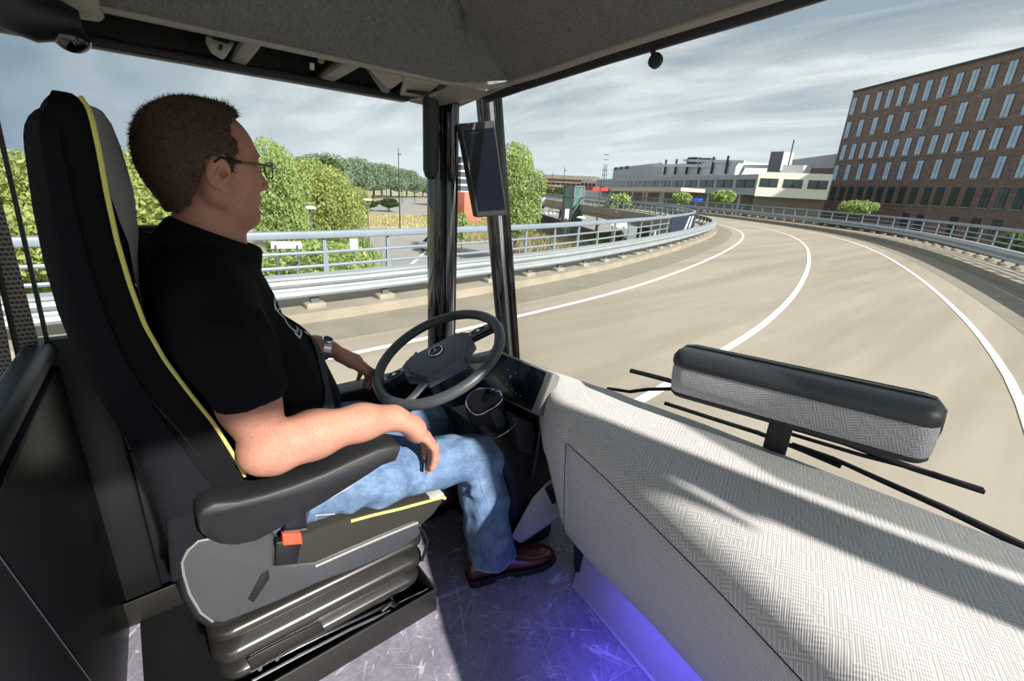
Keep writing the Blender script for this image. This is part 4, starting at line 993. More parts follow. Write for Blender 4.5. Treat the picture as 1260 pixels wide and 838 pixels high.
def folds(S, amp, freq, seed, lo, hi):
    """soft cloth folds: displace the distance field with stretched waves"""
    a = np.clip(((np.array(lo)-S.lo)/S.h).astype(int), 0, S.n); b = np.clip(((np.array(hi)-S.lo)/S.h).astype(int), 0, S.n)
    ax = [S.lo[i]+S.h*np.arange(a[i], b[i]) for i in range(3)]; X, Y, Z = np.meshgrid(*ax, indexing='ij'); rng = np.random.default_rng(seed); D = 0
    for k in range(5):
        d = rng.normal(size=3); d /= np.linalg.norm(d); f = freq*rng.uniform(.6, 1.6); wv = rng.normal(size=3)*freq*.35
        D = D+np.sin((X*d[0]+Y*d[1]+Z*d[2])*f+1.5*np.sin(X*wv[0]+Y*wv[1]+Z*wv[2]+k)+rng.uniform(0, 6))
    S.F[a[0]:b[0], a[1]:b[1], a[2]:b[2]] += (amp*D/3).astype(np.float32)

# polo shirt
S = SDF((-1.56, -.06, .46), (-.85, .46, 1.18), .0045)
S.ell((-1.18, .120, .965), (.185, .128, .155), .05); S.ell((-1.18, .175, .80), (.178, .165, .15), .06); S.ell((-1.18, .205, .70), (.180, .175, .13), .06)
S.ell((-1.18, .175, .58), (.180, .165, .10), .05)
S.cone((-1.04, .095, 1.005), (-1.32, .095, 1.005), .072, .072, .05); S.cone((-1.18, .125, 1.08), (-1.07, .105, 1.045), .070, .062, .05); S.cone((-1.18, .125, 1.08), (-1.29, .105, 1.045), .070, .062, .05)
S.chain([(-1.02, .10, 1.01), (-.972, .115, .95), (-.955, .137, .862)], [.072, .072, .070], .04); S.chain([(-1.34, .10, 1.01), (-1.395, .115, .94), (-1.42, .135, .855)], [.070, .068, .066], .04)
folds(S, .0045, 42, 4, (-1.56, -.06, .46), (-.85, .46, 1.02))
# hems: flat cut of the sleeves, opening for the neck
S.cone((-.950, .150, .745), (-.949, .152, .775), .088, .088, 0, 'sub'); S.cone((-1.44, .155, .730), (-1.44, .155, .775), .085, .085, 0, 'sub')
S.cone((-1.178, .135, 1.13), (-1.178, .150, 1.30), .066, .07, .0, 'sub'); S.ell((-1.18, .19, .46), (.3, .3, .045), 0, 'sub')
shirt = S.mesh('polo_shirt', M_SHIRT, man, 2)
# sleeve hems
def ring_tube(c, nrm_, r1, r2, rad, name, m, parent, flat=1.0):
    n_ = Vector(nrm_).normalized(); a = n_.orthogonal().normalized(); b = n_.cross(a)
    pts = [Vector(c)+a*(r1*math.cos(t))+b*(r2*math.sin(t)) for t in np.linspace(0, 2*PI, 40, endpoint=False)]
    return MB().tube(pts, rad, 8, closed=True, flat=flat, upv=None).build(name, m, parent, smooth=True, angle=180)
# collar: stand and fold
cc = Vector((-1.176, .142, 1.112)); cn = Vector((0, .40, .92)).normalized(); ca = Vector((1, 0, 0)); cb_ = cn.cross(ca)
def cring(r1, r2, h, drop=0):
    out = []
    for t in np.linspace(0, 2*PI, 48, endpoint=False):
        fr = max(0, math.sin(t))**3
        out.append(cc+ca*(r1*math.cos(t))+cb_*(r2*math.sin(t))+cn*(h-drop*fr))
    return out
mb = MB(); mb.rings([cring(.070, .082, .012), cring(.071, .083, .026), cring(.074, .086, .030), cring(.080, .092, .024), cring(.092, .102, -.006, .012), cring(.098, .108, -.022, .022), cring(.096, .106, -.024, .022), cring(.082, .092, .004), cring(.075, .086, -.01)], cap=False)
mb.build('collar', M_SHIRT, shirt, smooth=True, angle=80)
from mathutils.bvhtree import BVHTree
def bvh(o):
    return BVHTree.FromPolygons([v.co for v in o.data.vertices], [tuple(p.vertices) for p in o.data.polygons])
BS = bvh(shirt)
def hit(px, py, tree=None, d=.0015):
    r = ray(px, py); q = (tree or BS).ray_cast(EYEP, r)
    return None if q[0] is None else q[0]+q[1].normalized()*d*(1 if q[1].dot(r) < 0 else -1)
def decal(name, pix, r, m, parent, tree=None, flat=.25):
    Q = [hit(320+a/11.975, 360+b/11.975, tree) for a, b in pix]; Q = [q for q in Q if q is not None]
    if len(Q) < 2: return None
    return MB().tube(Q, r, 6, flat=1).build(name, m, parent, smooth=True)
M_PRINT = mat('white shirt print', srgb(226, 226, 226), .8)
for nm, pix, r in (('printed_mark', [(208, 80), (205, 130), (205, 190), (225, 250)], .0022), ('printed_mark', [(225, 250), (290, 320), (360, 390), (390, 460), (440, 520), (495, 560)], .0013), ('printed_mark', [(250, 270), (275, 235), (300, 260), (320, 225), (345, 300), (350, 335)], .0011),
                   ('printed_mark', [(505, 450), (530, 490), (540, 540), (530, 590)], .0010), ('printed_mark', [(495, 560), (515, 610), (575, 670)], .0020), ('printed_mark', [(575, 480), (590, 560), (600, 610), (580, 670)], .0022), ('printed_mark', [(520, 560), (545, 600), (560, 520)], .0009)):
    decal(nm, pix, r, M_PRINT, shirt)
for p in ((331, 331), (334, 336)):
    q = hit(*p)
    if q is not None: MB().ell(q, (.003, .003, .003), 8, 6).build('button', M_STEEL, shirt, smooth=True)

# jeans
S = SDF((-1.46, -.02, .04), (-.88, .98, .70), .0042)
S.ell((-1.18, .165, .53), (.185, .17, .105), .05)
S.chain([(-1.075, .18, .525), (-1.045, .45, .500), (-1.020, .745, .438)], [.098, .084, .070], .04)
S.chain([(-1.015, .758, .430), (-.995, .768, .30), (-.975, .775, .20), (-.962, .785, .085)], [.078, .074, .071, .080], .03)
S.chain([(-1.275, .18, .525), (-1.300, .45, .500), (-1.325, .735, .432)], [.098, .084, .070], .04)
S.chain([(-1.327, .755, .425), (-1.33, .775, .28), (-1.33, .785, .10)], [.068, .058, .060], .03)
folds(S, .0065, 58, 11, (-1.46, .25, .04), (-.88, .98, .70))
for a, b in (((-.965, .705, .395), (-.945, .775, .365)), ((-.960, .700, .360), (-.940, .760, .325)), ((-.975, .70, .43), (-.955, .80, .43)), ((-.945, .72, .15), (-.905, .80, .175)), ((-.945, .725, .20), (-.91, .80, .215)), ((-.99, .33, .45), (-.975, .42, .52)), ((-.985, .40, .43), (-.965, .52, .49))):
    S.cone(a, b, .010, .008, .022)
S.ell((-.965, .785, .03), (.16, .20, .040), 0, 'sub'); S.ell((-1.33, .785, .03), (.12, .14, .055), 0, 'sub')
jeans = S.mesh('jeans', M_DENIM, man, 2)
BJ = bvh(jeans)
def stitch(name, pix, r=.0011, m=M_STITCH):
    Q = [hit(a, b, BJ, .0008) for a, b in pix]; Q = [q for q in Q if q is not None]
    if len(Q) > 1: MB().tube(Q, r, 6).build(name, m, jeans, smooth=True)
stitch('pocket_seam', [(388, 634), (400, 633), (412, 632), (426, 636), (424, 644)]); stitch('side_seam', [(379, 652), (384, 644), (390, 634), (388, 640)])
stitch('side_seam', [(430, 598), (470, 588), (510, 582), (560, 576), (582, 578)], .0005, mat('seam blue', srgb(116, 142, 176), .9))
stitch('side_seam', [(590, 590), (600, 620), (606, 660), (610, 690)], .0005, mat('seam blue', srgb(116, 142, 176), .9))
Q = [BJ.find_nearest(Vector((-.962+.080*math.cos(t), .785+.080*math.sin(t), .073+.004*math.sin(t*9))))[0] for t in np.linspace(0, 2*PI, 40, endpoint=False)]
MB().tube(Q, .0022, 6, closed=True).build('hem', mat('frayed pale hem', srgb(150, 160, 172), .95), jeans, smooth=True)

# shoes
def shoe(nm, heel, toe, lift=0):
    h, t = Vector(heel), Vector(toe); d = (t-h); Ls = d.length; d.normalize(); sd_ = Vector((d.y, -d.x, 0)); up = Vector((0, 0, 1))
    M_LEA = mat('oxblood leather', srgb(88, 42, 30), .3, var=.3, vscale=25, coat=.3)
    wT = [(0, .026), (.06, .034), (.25, .036), (.45, .038), (.65, .046), (.80, .045), (.92, .036), (1, .018)]
    hT = [(0, .062), (.1, .070), (.30, .070), (.42, .064), (.55, .052), (.70, .040), (.85, .034), (.95, .028), (1, .018)]
    cT = [(0, 0), (.3, -.003), (.6, .002), (1, .006)]
    rg = []
    for u in np.linspace(0, 1, 26):
        w_, hh, c_ = interp(wT, u), interp(hT, u), interp(cT, u); p = h+d*(u*Ls)+sd_*c_; ring = []
        for k in range(18):
            a = 2*PI*k/18; cx_ = math.cos(a); sz = math.sin(a)
            ring.append(p+sd_*(w_*math.copysign(abs(cx_)**.8, cx_)*(1 if sz < 0 else (1-.28*sz)))+up*(.022+hh*.5+hh*.5*math.copysign(abs(sz)**.75, sz)))
        rg.append(ring)
    up_ = MB().rings(rg).build(nm, M_LEA, man, smooth=True, angle=60)
    n_ = 24; out = []
    for u in np.linspace(0, 1, n_): out.append(h+d*(u*Ls*1.02-.003)+sd_*(interp(cT, u)+interp(wT, u)+.004))
    for u in np.linspace(1, 0, n_): out.append(h+d*(u*Ls*1.02-.003)+sd_*(interp(cT, u)-interp(wT, u)-.004))
    mb = MB(); mb.hexa([p+up*.012 for p in out], [p+up*.024 for p in out]); mb.build('sole', M_DARK, up_, bev=.002)
    hl = [p for p in out if (p-h).dot(d) < Ls*.30]; mb = MB(); mb.hexa([p+up*.001 for p in hl], [p+up*.013 for p in hl]); mb.build('heel_block', M_DARK, up_, bev=.001)
    mb = MB()
    sol = [p for p in out if (p-h).dot(d) > Ls*.45]; mb.hexa([p+up*.003 for p in sol], [p+up*.013 for p in sol]); mb.build('forefoot_sole', M_DARK, up_, bev=.001)
    BU = bvh(up_)
    def on(u, s): 
        p = h+d*(u*Ls)+sd_*s+up*.2; q = BU.ray_cast(p, -up); return q[0]+up*.0015 if q[0] is not None else p
    mb = MB()
    for u in (.44, .49, .54, .59): mb.tube([on(u, -.014), on(u+.01, 0), on(u, .014)], .0016, 6)
    mb.tube([on(.44, .004), on(.47, .025)+up*.002, on(.55, .033)+up*.001, on(.58, .022), on(.50, .012), on(.45, .004)], .0015, 6); mb.tube([on(.44, -.004), on(.48, -.024), on(.56, -.028), on(.50, -.010)], .0015, 6)
    mb.build('laces', mat('dark laces', srgb(38, 22, 18), .8), up_, smooth=True)
    mb = MB(); mb.tube([on(u, s) for u, s in ((.60, .024), (.72, .030), (.84, .026), (.92, .010), (.93, -.006), (.86, -.022), (.72, -.028), (.60, -.024))], .0014, 6); mb.build('apron_seam', M_LEA, up_, smooth=True)
    return up_
shoe('shoe', (-.968, .700, 0), (-.880, 1.005, 0)); shoe('shoe', (-1.335, .73, 0), (-1.335, 1.035, 0))

# hair: a thin shell over the skull, cut along the hairline, with short strands
S = SDF((-1.30, .0, 1.10), (-1.04, .29, 1.42), .0028); S.frame(HR, HC_)
head_skull(S, .0075)
S.cone((0, -.045, .0), (0, -.034, -.075), .058, .047, .03); S.ell((0, -.05, .0), (.070, .055, .07), .03)
S.ell((0, .01, .105), (.055, .06, .020), .02)
X, Y, Z = S.coords(); Pl = (np.stack([X, Y, Z], -1)-HC_)@HR; x_, y_, z_ = Pl[..., 0], Pl[..., 1], Pl[..., 2]; del X, Y, Z, Pl
rngh = np.random.default_rng(5)
wob = .0025*np.sin(x_*210+z_*160)+.002*np.sin(z_*330-x_*90)
# front hairline (y as a function of height), receding at the temples
zl = np.array([-.20, -.030, -.022, .000, .020, .034, .050, .070, .090, .105, .13]); yl = np.array([.012, .012, .016, .020, .022, .030, .028, .022, .030, .044, .050])
front = np.interp(z_, zl, yl)+.020*np.exp(-(x_/.022)**2)*(z_ > .06)
S.F = np.maximum(S.F, (y_-front+wob).astype(np.float32))
# cut behind the ear: below this line only the nape carries hair
zb = np.interp(y_, [-.12, -.07, -.052, -.044, -.036, -.028, .010, .014, .10], [-.092, -.090, -.074, -.048, -.016, .018, .024, -.018, -.022])
S.F = np.maximum(S.F, (zb-z_+wob).astype(np.float32))
hair = S.mesh('hair', M_HAIR, man, 1)
# strands
mb_v, mb_f = [], []
hv = hair.data.vertices; hp = [(v.co.copy(), v.normal.copy()) for v in hv]; rh = random.Random(3)
hcW = Vector(HC_)
for k in range(11000):
    co, no = rh.choice(hp); l_ = (co-hcW)@Matrix(HR.tolist())
    if no.dot(co-hcW) <= 0: continue
    top = l_.z > .085 and l_.y > .02
    Lh = rh.uniform(.004, .009)*(1.0 if l_.z > -.02 else .55)
    if top and rh.random() < .25: Lh = rh.uniform(.010, .018)
    if l_.z > .06 and l_.y < -.08 and rh.random() < .12: Lh = rh.uniform(.010, .016)
    dr = (no*.75+Vector((rh.gauss(0, .3), rh.gauss(0, .3), rh.gauss(0, .25)+(.1 if top else -.35)))).normalized()
    sd_ = dr.cross(Vector((rh.gauss(0, 1), rh.gauss(0, 1), rh.gauss(0, 1)))).normalized()*.0006; i = len(mb_v)
    mb_v += [co-sd_-no*.001, co+sd_-no*.001, co+dr*Lh]; mb_f.append((i, i+1, i+2))
me = bpy.data.meshes.new('hair_strands'); me.from_pydata([tuple(v) for v in mb_v], [], mb_f); me.materials.append(M_HAIR)
o = bpy.data.objects.new('hair_strands', me); C.objects.link(o); o.parent = hair; o.matrix_parent_inverse = world_of(hair).inverted()
# eyebrows, eyes
for s in (-1, 1):
    MB().tube([hw((s*.016, .093, .030)), hw((s*.032, .090, .036)), hw((s*.050, .076, .032))], [.0035, .004, .002], 6, flat=.6).build('eyebrow', M_HAIR, man, smooth=True)
    ey = MB().ell(hw((s*.033, .076, .012)), (.0125, .0125, .0125), 16, 12).build('eye', mat('eye white', srgb(225, 220, 215), .2), man, smooth=True)
    MB().ell(hw((s*.033, .086, .012)), (.0052, .0042, .0052), 12, 8).build('iris', mat('grey blue iris', srgb(70, 84, 92), .2), ey, smooth=True)
# glasses
M_TEMPLE = mat('bronze brown metal', srgb(128, 104, 70), .3, .5)
gl = thing('glasses', None, None); gl.parent = man; gl.location = hw((0, .1, .012)); gl.matrix_parent_inverse = world_of(man).inverted()
def gtube(pts, r, nm, m, flat=1.0): return MB().tube([hw(p) for p in pts], r, 8, flat=flat).build(nm, m, gl, smooth=True)
for s in (-1, 1):
    rim_ = [(s*(.034+.025*math.copysign(abs(math.cos(a))**.7, math.cos(a))), .112-.25*max(0, .025*math.cos(a)*1.0), .008+.016*math.copysign(abs(math.sin(a))**.7, math.sin(a))) for a in np.linspace(0, 2*PI, 28, endpoint=False)]
    MB().tube([hw(p) for p in rim_], .0012, 6, closed=True).build('lens_rim', M_DARK, gl, smooth=True)
    MB().prism([hw(p) for p in rim_], (hw((0, .001, 0))-hw((0, 0, 0)))).build('lens', M_GLASSP, gl)
    gtube([(s*.060, .106, .016), (s*.071, .098, .016), (s*.076, .070, .016), (s*.081, .030, .016)], [.0030, .0034, .0030, .0026], 'temple', M_TEMPLE)
    gtube([(s*.081, .032, .016), (s*.0855, .012, .017), (s*.0865, -.006, .020), (s*.087, -.018, .010)], [.0032, .0034, .003, .002], 'temple_tip', M_DARK)
gtube([(-.010, .112, .012), (0, .115, .014), (.010, .112, .012)], .0012, 'bridge', M_DARK)
# watch and ring
wc_, wn_ = Vector((-1.386, .420, .757)), Vector((.1, .93, -.30)).normalized()
a_ = wn_.orthogonal().normalized(); b_ = wn_.cross(a_)
wt = MB()
prof = [(-.011, .0305), (-.011, .0345), (.011, .0345), (.011, .0305)]
for i in range(22):
    t0, t1 = 2*PI*(i+.06)/22, 2*PI*(i+.94)/22; q0 = [wc_+wn_*h+(a_*math.cos(t0)+b_*math.sin(t0))*r for h, r in prof]; q1 = [wc_+wn_*h+(a_*math.cos(t1)+b_*math.sin(t1))*r for h, r in prof]; wt.hexa(q0, q1)
wo_ = wt.build('watch_bracelet', M_CHROME, man, smooth=False)
kd = Vector((.35, .25, .90)); kd = (kd-wn_*kd.dot(wn_)).normalized()
MB().lathe(wc_+kd*.031, [(.001, 0), (.017, 0), (.0175, .005), (.015, .008), (.001, .008)], 24, tuple(kd)).build('watch_case', M_CHROME, wo_, smooth=True)
MB().lathe(wc_+kd*.0392, [(.001, 0), (.0135, 0), (.0135, .0006), (.001, .0006)], 24, tuple(kd)).build('watch_dial', M_GLASSD, wo_, smooth=True)
ring_tube((-.9388, .543, .605), (.0, .51, -.86), .0116, .0116, .0018, 'finger_ring', M_CHROME, man)

# seat belt across the torso and from the seat shoulder, a part of the seat
M_BELT = cloth_mat('charcoal belt webbing', srgb(58, 60, 64), .15, 900)
def ribbon_on(name, pts, wid, m, parent, nrmv=None):
    rg = []
    P_ = [Vector(p) for p in pts]
    for i, p in enumerate(P_):
        t = (P_[min(i+1, len(P_)-1)]-P_[max(i-1, 0)]).normalized()
        q = BS.find_nearest(p); n_ = (nrmv[i] if nrmv else q[1]); n_ = (n_-t*n_.dot(t)).normalized(); s_ = t.cross(n_).normalized()
        rg.append([p+s_*wid/2, p+s_*wid/2+n_*.0015, p-s_*wid/2+n_*.0015, p-s_*wid/2])
    return MB().rings(rg).build(name, m, parent, smooth=True, angle=40)
def proj_shirt(p, d=.003):
    q = BS.find_nearest(Vector(p)); n_ = q[1]
    if n_.dot(q[0]-Vector((-1.18, .13, q[0].z))) < 0: n_ = -n_
    return q[0]+n_*d
diag = cat([(-1.33, .12, 1.09), (-1.31, .20, 1.02), (-1.25, .27, .95), (-1.16, .33, .88), (-1.07, .34, .79), (-1.012, .29, .70), (-.995, .25, .63)], 6)
diag = [proj_shirt(p) for p in diag]
ribbon_on('shoulder_belt', diag, .047, M_BELT, seat)
X_ = Vector((1, 0, 0)); Z_ = Vector((0, 0, 1))
P_ = [(-1.385, .05, 1.12), (-1.365, .07, 1.118), (-1.345, .10, 1.105), (-1.33, .12, 1.095)]
ribbon_on('upper_belt', P_, .047, M_DARK, seat, [Z_, Z_, Z_, Z_])
P_ = [(-.995, .25, .63), (-.975, .22, .55), (-.962, .19, .48)]
ribbon_on('lower_belt', P_, .047, M_BELT, seat, [X_, X_, X_])

# ================================================================== THE ROAD AND THE BRIDGE
RZ, GZ = -.85, -6.0
edge_ctl = [(-4.9, -60), (-5.0, -30), (-5.1, -12), (-5.25, -2), (-5.40, 2.6), (-5.68, 5.0), (-6.15, 8.3), (-7.2, 12.8), (-9.1, 19.2), (-11.6, 26.2), (-14.5, 32.4), (-18.0, 37.4), (-22.6, 41.6), (-29, 46), (-37.5, 50.5), (-50, 57), (-68, 67), (-98, 85), (-145, 112)]
EP = cat([(a, b, 0) for a, b in edge_ctl], 10)
# resample evenly by 1 m
_s = [0]
for a, b in zip(EP[:-1], EP[1:]): _s.append(_s[-1]+(b-a).length)
S_TOT = _s[-1]
def epos(s):
    return Vector((float(np.interp(s, _s, [p.x for p in EP])), float(np.interp(s, _s, [p.y for p in EP])), 0))
def eoff(s, off, z=0):
    """point at arc s, 'off' metres to the right of the left edge line"""
    a, b = epos(s-.6), epos(s+.6); t = (b-a).normalized(); n = Vector((t.y, -t.x, 0))
    p = epos(s)+n*off; p.z = z; return p
SR = np.arange(1, S_TOT-1, 1.0)
def ribbon(name, o0, o1, z, m, s0=1, s1=None, thick=0, parent=None):
    s1 = s1 or S_TOT-1; ss = np.arange(s0, s1, 1.0)
    mb = MB()
    if thick: mb.rings([[eoff(s, o0, z), eoff(s, o1, z), eoff(s, o1, z-thick), eoff(s, o0, z-thick)] for s in ss])
    else: mb.grid([[eoff(s, o0, z), eoff(s, o1, z)] for s in ss])
    return mb.build(name, m, parent)
def road_mat():
    t = NT('pale worn asphalt'); v = t.coord('Object')
    n = t.noise(v, 60, 6, .8); b = t.noise(t.coord('Object', (1, .08, 1)), 1.6, 4)
    t.l(t.mix(.45, t.ramp(n, [(.3, srgb(142, 131, 118)), (.7, srgb(170, 159, 145))]), t.ramp(b, [(.35, srgb(140, 129, 116)), (.65, srgb(176, 166, 152))])), t.b.inputs['Base Color'])
    t.b.inputs['Roughness'].default_value = .85; t.b.inputs['Specular IOR Level'].default_value = .2; return t.m
M_ROAD = road_mat()
M_SHOULD = mat('sandy grey asphalt shoulder', srgb(134, 126, 114), .9, var=.12, vscale=2)
M_CONC = mat('sandy concrete', srgb(150, 141, 126), .9, var=.15, vscale=1.5)
M_CONCD = mat('weathered deck concrete', srgb(140, 134, 122), .9, var=.15, vscale=.8)
M_WHITE = mat('white road paint', srgb(232, 232, 226), .7, var=.04)
M_GALV = mat('galvanised rail', srgb(160, 166, 170), .45, .25, var=.08, vscale=2)
M_RAILB = mat('blue grey painted rail', srgb(132, 142, 154), .45, .1, var=.06, vscale=2)
M_POST = mat('grey steel post', srgb(96, 102, 108), .5, .2)
struct(ribbon('road', -1.05, 8.2, RZ, M_ROAD, thick=.25)); 
struct(ribbon('road_shoulder_left', -1.6, -.62, RZ+.004, M_SHOULD)); struct(ribbon('road_shoulder_right', 6.9, 8.4, RZ+.004, M_SHOULD))
tag(ribbon('road_marking', -.055, .055, RZ+.008, M_WHITE), 'solid white edge line on the inside of the curve next to the left guardrail', 'road marking')
tag(ribbon('road_marking', 2.985, 3.105, RZ+.008, M_WHITE), 'solid white line down the middle of the curving road', 'road marking')
tag(ribbon('road_marking', 6.11, 6.22, RZ+.008, M_WHITE), 'solid white edge line on the outside of the curve next to the right guardrail', 'road marking')
struct(ribbon('kerb_left', -3.4, -1.55, RZ+.16, M_CONC, thick=.9)); struct(ribbon('kerb_right', 8.35, 10.4, RZ+.24, M_CONC, thick=.9))
struct(ribbon('bridge_deck', -3.3, 10.3, RZ-.3, M_CONCD, thick=.9))

def guardrail(name, lab, off, side, s0, s1, group=None):
    RZ = globals()['RZ']+(.28 if side < 0 else 0)
    t = thing(name, lab, 'guardrail', tuple(eoff((s0+s1)/2, off, RZ)))
    ss = np.arange(s0, s1, 1.0)
    # W-beam profile: two ridges facing the road (side = direction towards the road)
    prof = [(a_, z_-.24) for a_, z_ in [(0, .72), (.05, .70), (.075, .66), (.05, .62), (.0, .595), (-.01, .575), (.0, .555), (.05, .53), (.075, .49), (.05, .45), (0, .43), (-.02, .43), (-.02, .72)]]
    mb = MB(); mb.rings([[eoff(s, off+side*a, RZ+.16+z) for a, z in prof] for s in ss]); mb.build('beam', M_GALV, t)
    mb = MB(); mb.rings([[eoff(s, off-side*.10+a, RZ+.16+z) for a, z in ((-.10, .52), (.14, .52), (.14, .48), (-.10, .48))] for s in ss]); mb.build('cap_rail', M_GALV, t)
    pm = MB(); pm.box((0, 0, .26), (.07, .12, .50)); me0 = pm.build('post', M_POST, t, local=True)
    cm = MB(); cm.box((0, 0, -.05), (.20, .30, .10)); cb = cm.build('concrete_block', M_CONC, t, local=True, bev=.02)
    k = 0; pos = list(np.arange(s0+(14 if side > 0 else 1), s1-1, 1.3))[:98]
    for s in pos:
        p = me0 if k == 0 else me0.copy(); q = cb if k == 0 else cb.copy()
        if k: C.objects.link(p); C.objects.link(q)
        k += 1
        a = eoff(s, off-side*.09, RZ+.16-.02); d = eoff(s+.5, off)-eoff(s-.5, off)
        for o_, z in ((p, 0), (q, .10)):
            o_.parent = t; o_.location = a-t.location+Vector((0, 0, z)); o_.rotation_euler = (0, 0, math.atan2(d.y, d.x)-PI/2)
    return t
def parapet(name, lab, off, s0, s1, hts, group=None):
    RZ = globals()['RZ']+(.42 if off > 0 else 0)
    t = thing(name, lab, 'railing', tuple(eoff((s0+s1)/2, off, RZ)))
    ss = np.arange(s0, s1, 1.0)
    mb = MB(); mb.rings([[eoff(s, off+a, RZ+z) for a, z in ((-.08, 1.17), (.08, 1.17), (.08, 1.04), (-.08, 1.04))] for s in ss]); mb.build('top_rail', M_RAILB, t, bev=.02)
    for h in hts:
        mb = MB(); mb.rings([[eoff(s, off+.03*math.cos(a), RZ+h+.03*math.sin(a)) for a in (0, PI/3, 2*PI/3, PI, 4*PI/3, 5*PI/3)] for s in ss]); mb.build('rail', M_RAILB, t, smooth=True)
    pm = MB(); pm.hexa([Vector(p) for p in ((-.03, -.06, .1), (.03, -.06, .1), (.03, .06, .1), (-.03, .06, .1))], [Vector(p) for p in ((-.02, -.03, 1.06), (.02, -.03, 1.06), (.02, .03, 1.06), (-.02, .03, 1.06))]); p0 = pm.build('post', M_RAILB, t, local=True)
    k = 0
    for s in list(np.arange(max(s0+1, 60), s1-1, 1.5))[:98]:
        p = p0 if k == 0 else p0.copy()
        if k: C.objects.link(p); p.parent = t
        k += 1
        a = eoff(s, off, RZ); d = eoff(s+.5, off)-eoff(s-.5, off); p.location = a-t.location; p.rotation_euler = (0, 0, math.atan2(d.y, d.x)-PI/2)
    return t
guardrail('crash_barrier', 'galvanised crash barrier on concrete blocks on the left, inner side of the curve', -1.75, 1, 30, 190)
guardrail('crash_barrier', 'galvanised crash barrier on concrete blocks on the right, outer side of the curve', 8.75, -1, 52, 200)
parapet('bridge_railing', 'blue grey tubular railing along the left edge of the bridge', -3.15, 30, 205, (.30, .55, .79))
parapet('bridge_railing', 'blue grey tubular railing along the right edge of the bridge', 10.1, 52, 215, (.30, .55, .79))
# navy banner on the inside of the left railing where it turns
bn = thing('railing_banner', 'navy banner with white slanted strokes fixed to the left railing at the tightest bend', 'banner', tuple(eoff(94, -3.0, RZ)))
def s_at_px(px, off):
    best = None
    for s in np.arange(60, 150, .25):
        p = eoff(s, off, RZ+.7); v = p-EYEP; zz = v.dot(fw)
        if zz <= 0: continue
        x = 630+FPX*v.dot(cR)/zz
        if best is None or abs(x-px) < best[0]: best = (abs(x-px), s)
    return best[1]
_sb0, _sb1 = s_at_px(826, -3.03), s_at_px(872, -3.03)
if _sb1 < _sb0: _sb0, _sb1 = _sb1, _sb0
M_NAVY = mat('navy banner cloth', srgb(36, 46, 66), .7); M_WCLOTH = mat('white print', srgb(225, 228, 232), .7)
ss = np.linspace(_sb0, _sb1, 14)
MB().rings([[eoff(s, -3.03, RZ+z) for z in (1.08, .18)]+[eoff(s, -3.06, RZ+z) for z in (.18, 1.08)] for s in ss]).build('cloth', M_NAVY, bn)
for k, (a, b) in enumerate(((.34, .46), (.50, .60))):
    q = [eoff(lerp(_sb0, _sb1, u), -3.022, RZ+z) for u, z in ((a, .30), (a+.07, .30), (b+.07, .98), (b, .98))]
    MB().prism(q, (0, 0, .001)).build('white_stroke', M_WCLOTH, bn)
for k, (a, b, z) in enumerate(((.66, .92, .72), (.66, .88, .55))):
    q = [eoff(lerp(_sb0, _sb1, u), -3.022, RZ+zz) for u, zz in ((a, z), (b, z), (b, z+.05), (a, z+.05))]
    MB().prism(q, (0, 0, .001)).build('white_line', M_WCLOTH, bn)
# piers under the bridge
M_PIER = mat('grey concrete pier', srgb(120, 118, 112), .9, var=.12, vscale=.6)
for s, lab in ((70, 'concrete pier under the near part of the curve'), (96, 'concrete pier under the sharpest part of the curve'), (125, 'concrete pier under the far part of the ramp')):
    p = eoff(s, 3.5, GZ); mb = MB(); mb.lathe(p, [(1.0, -.1), (1.0, 3.4), (2.0, 4.1)], 18)
    tag(mb.build('bridge_pier', M_PIER, smooth=True), lab, 'pier')

# ================================================================== GROUND BELOW
M_GROUND = mat('dull meadow', srgb(150, 150, 120), .95, var=.2, vscale=.05)
M_LOT = mat('grey asphalt yard', srgb(146, 143, 139), .9, var=.1, vscale=.1)
struct(MB().box((-300, 150, GZ-.5), (2400, 2400, 1)).build('ground', M_GROUND))
def flat(name, px, z, m, lab=None, cat=None, kind='structure', th=.04):
    q = [atz(a, b, z) for a, b in px]; q2 = [p-Vector((0, 0, th)) for p in q]
    o = MB().hexa(q2, q).build(name, m)
    if kind: o['kind'] = kind
    if lab: tag(o, lab, cat)
    return o
flat('trim_6', [(392, 262), (470, 244), (545, 238), (640, 241), (700, 250), (790, 262), (800, 300), (790, 360), (600, 400), (470, 380), (470, 310), (440, 290)], GZ+.05, M_LOT)
struct_sand = flat('trim_7', [(420, 268), (455, 263), (640, 268), (640, 279), (560, 281), (405, 279)], GZ+.1, mat('sandy verge', srgb(188, 178, 128), .95, var=.2, vscale=.3))
flat('trim_8', [(517, 239), (545, 238), (545, 243), (517, 244.5)], GZ+.12, M_CONC)
ORD = 'first second third fourth fifth sixth seventh eighth ninth tenth'.split()
# painted lines on the yard and the crossing
flat('road_marking', [(523, 309), (526, 309), (499, 332), (496, 332)], GZ+.12, M_WHITE, 'thin white line painted on the lower road leading to the parked car', 'road marking', None)
for k in range(10):
    x = 634+k*5.2
    flat('crossing_stripe', [(x, 260.5), (x+2.6, 260.6), (x+3.8, 263.6), (x+1.0, 263.5)], GZ+.12, M_WHITE, 'white crossing stripe on the lower road, %s from the left' % ORD[k], 'crossing stripe', None)['group'] = 'stripes of the pedestrian crossing'
flat('road_marking', [(650, 267), (652.5, 267), (664, 276), (660, 276)], GZ+.12, M_WHITE, 'short white line on the lower road just past the crossing', 'road marking', None)

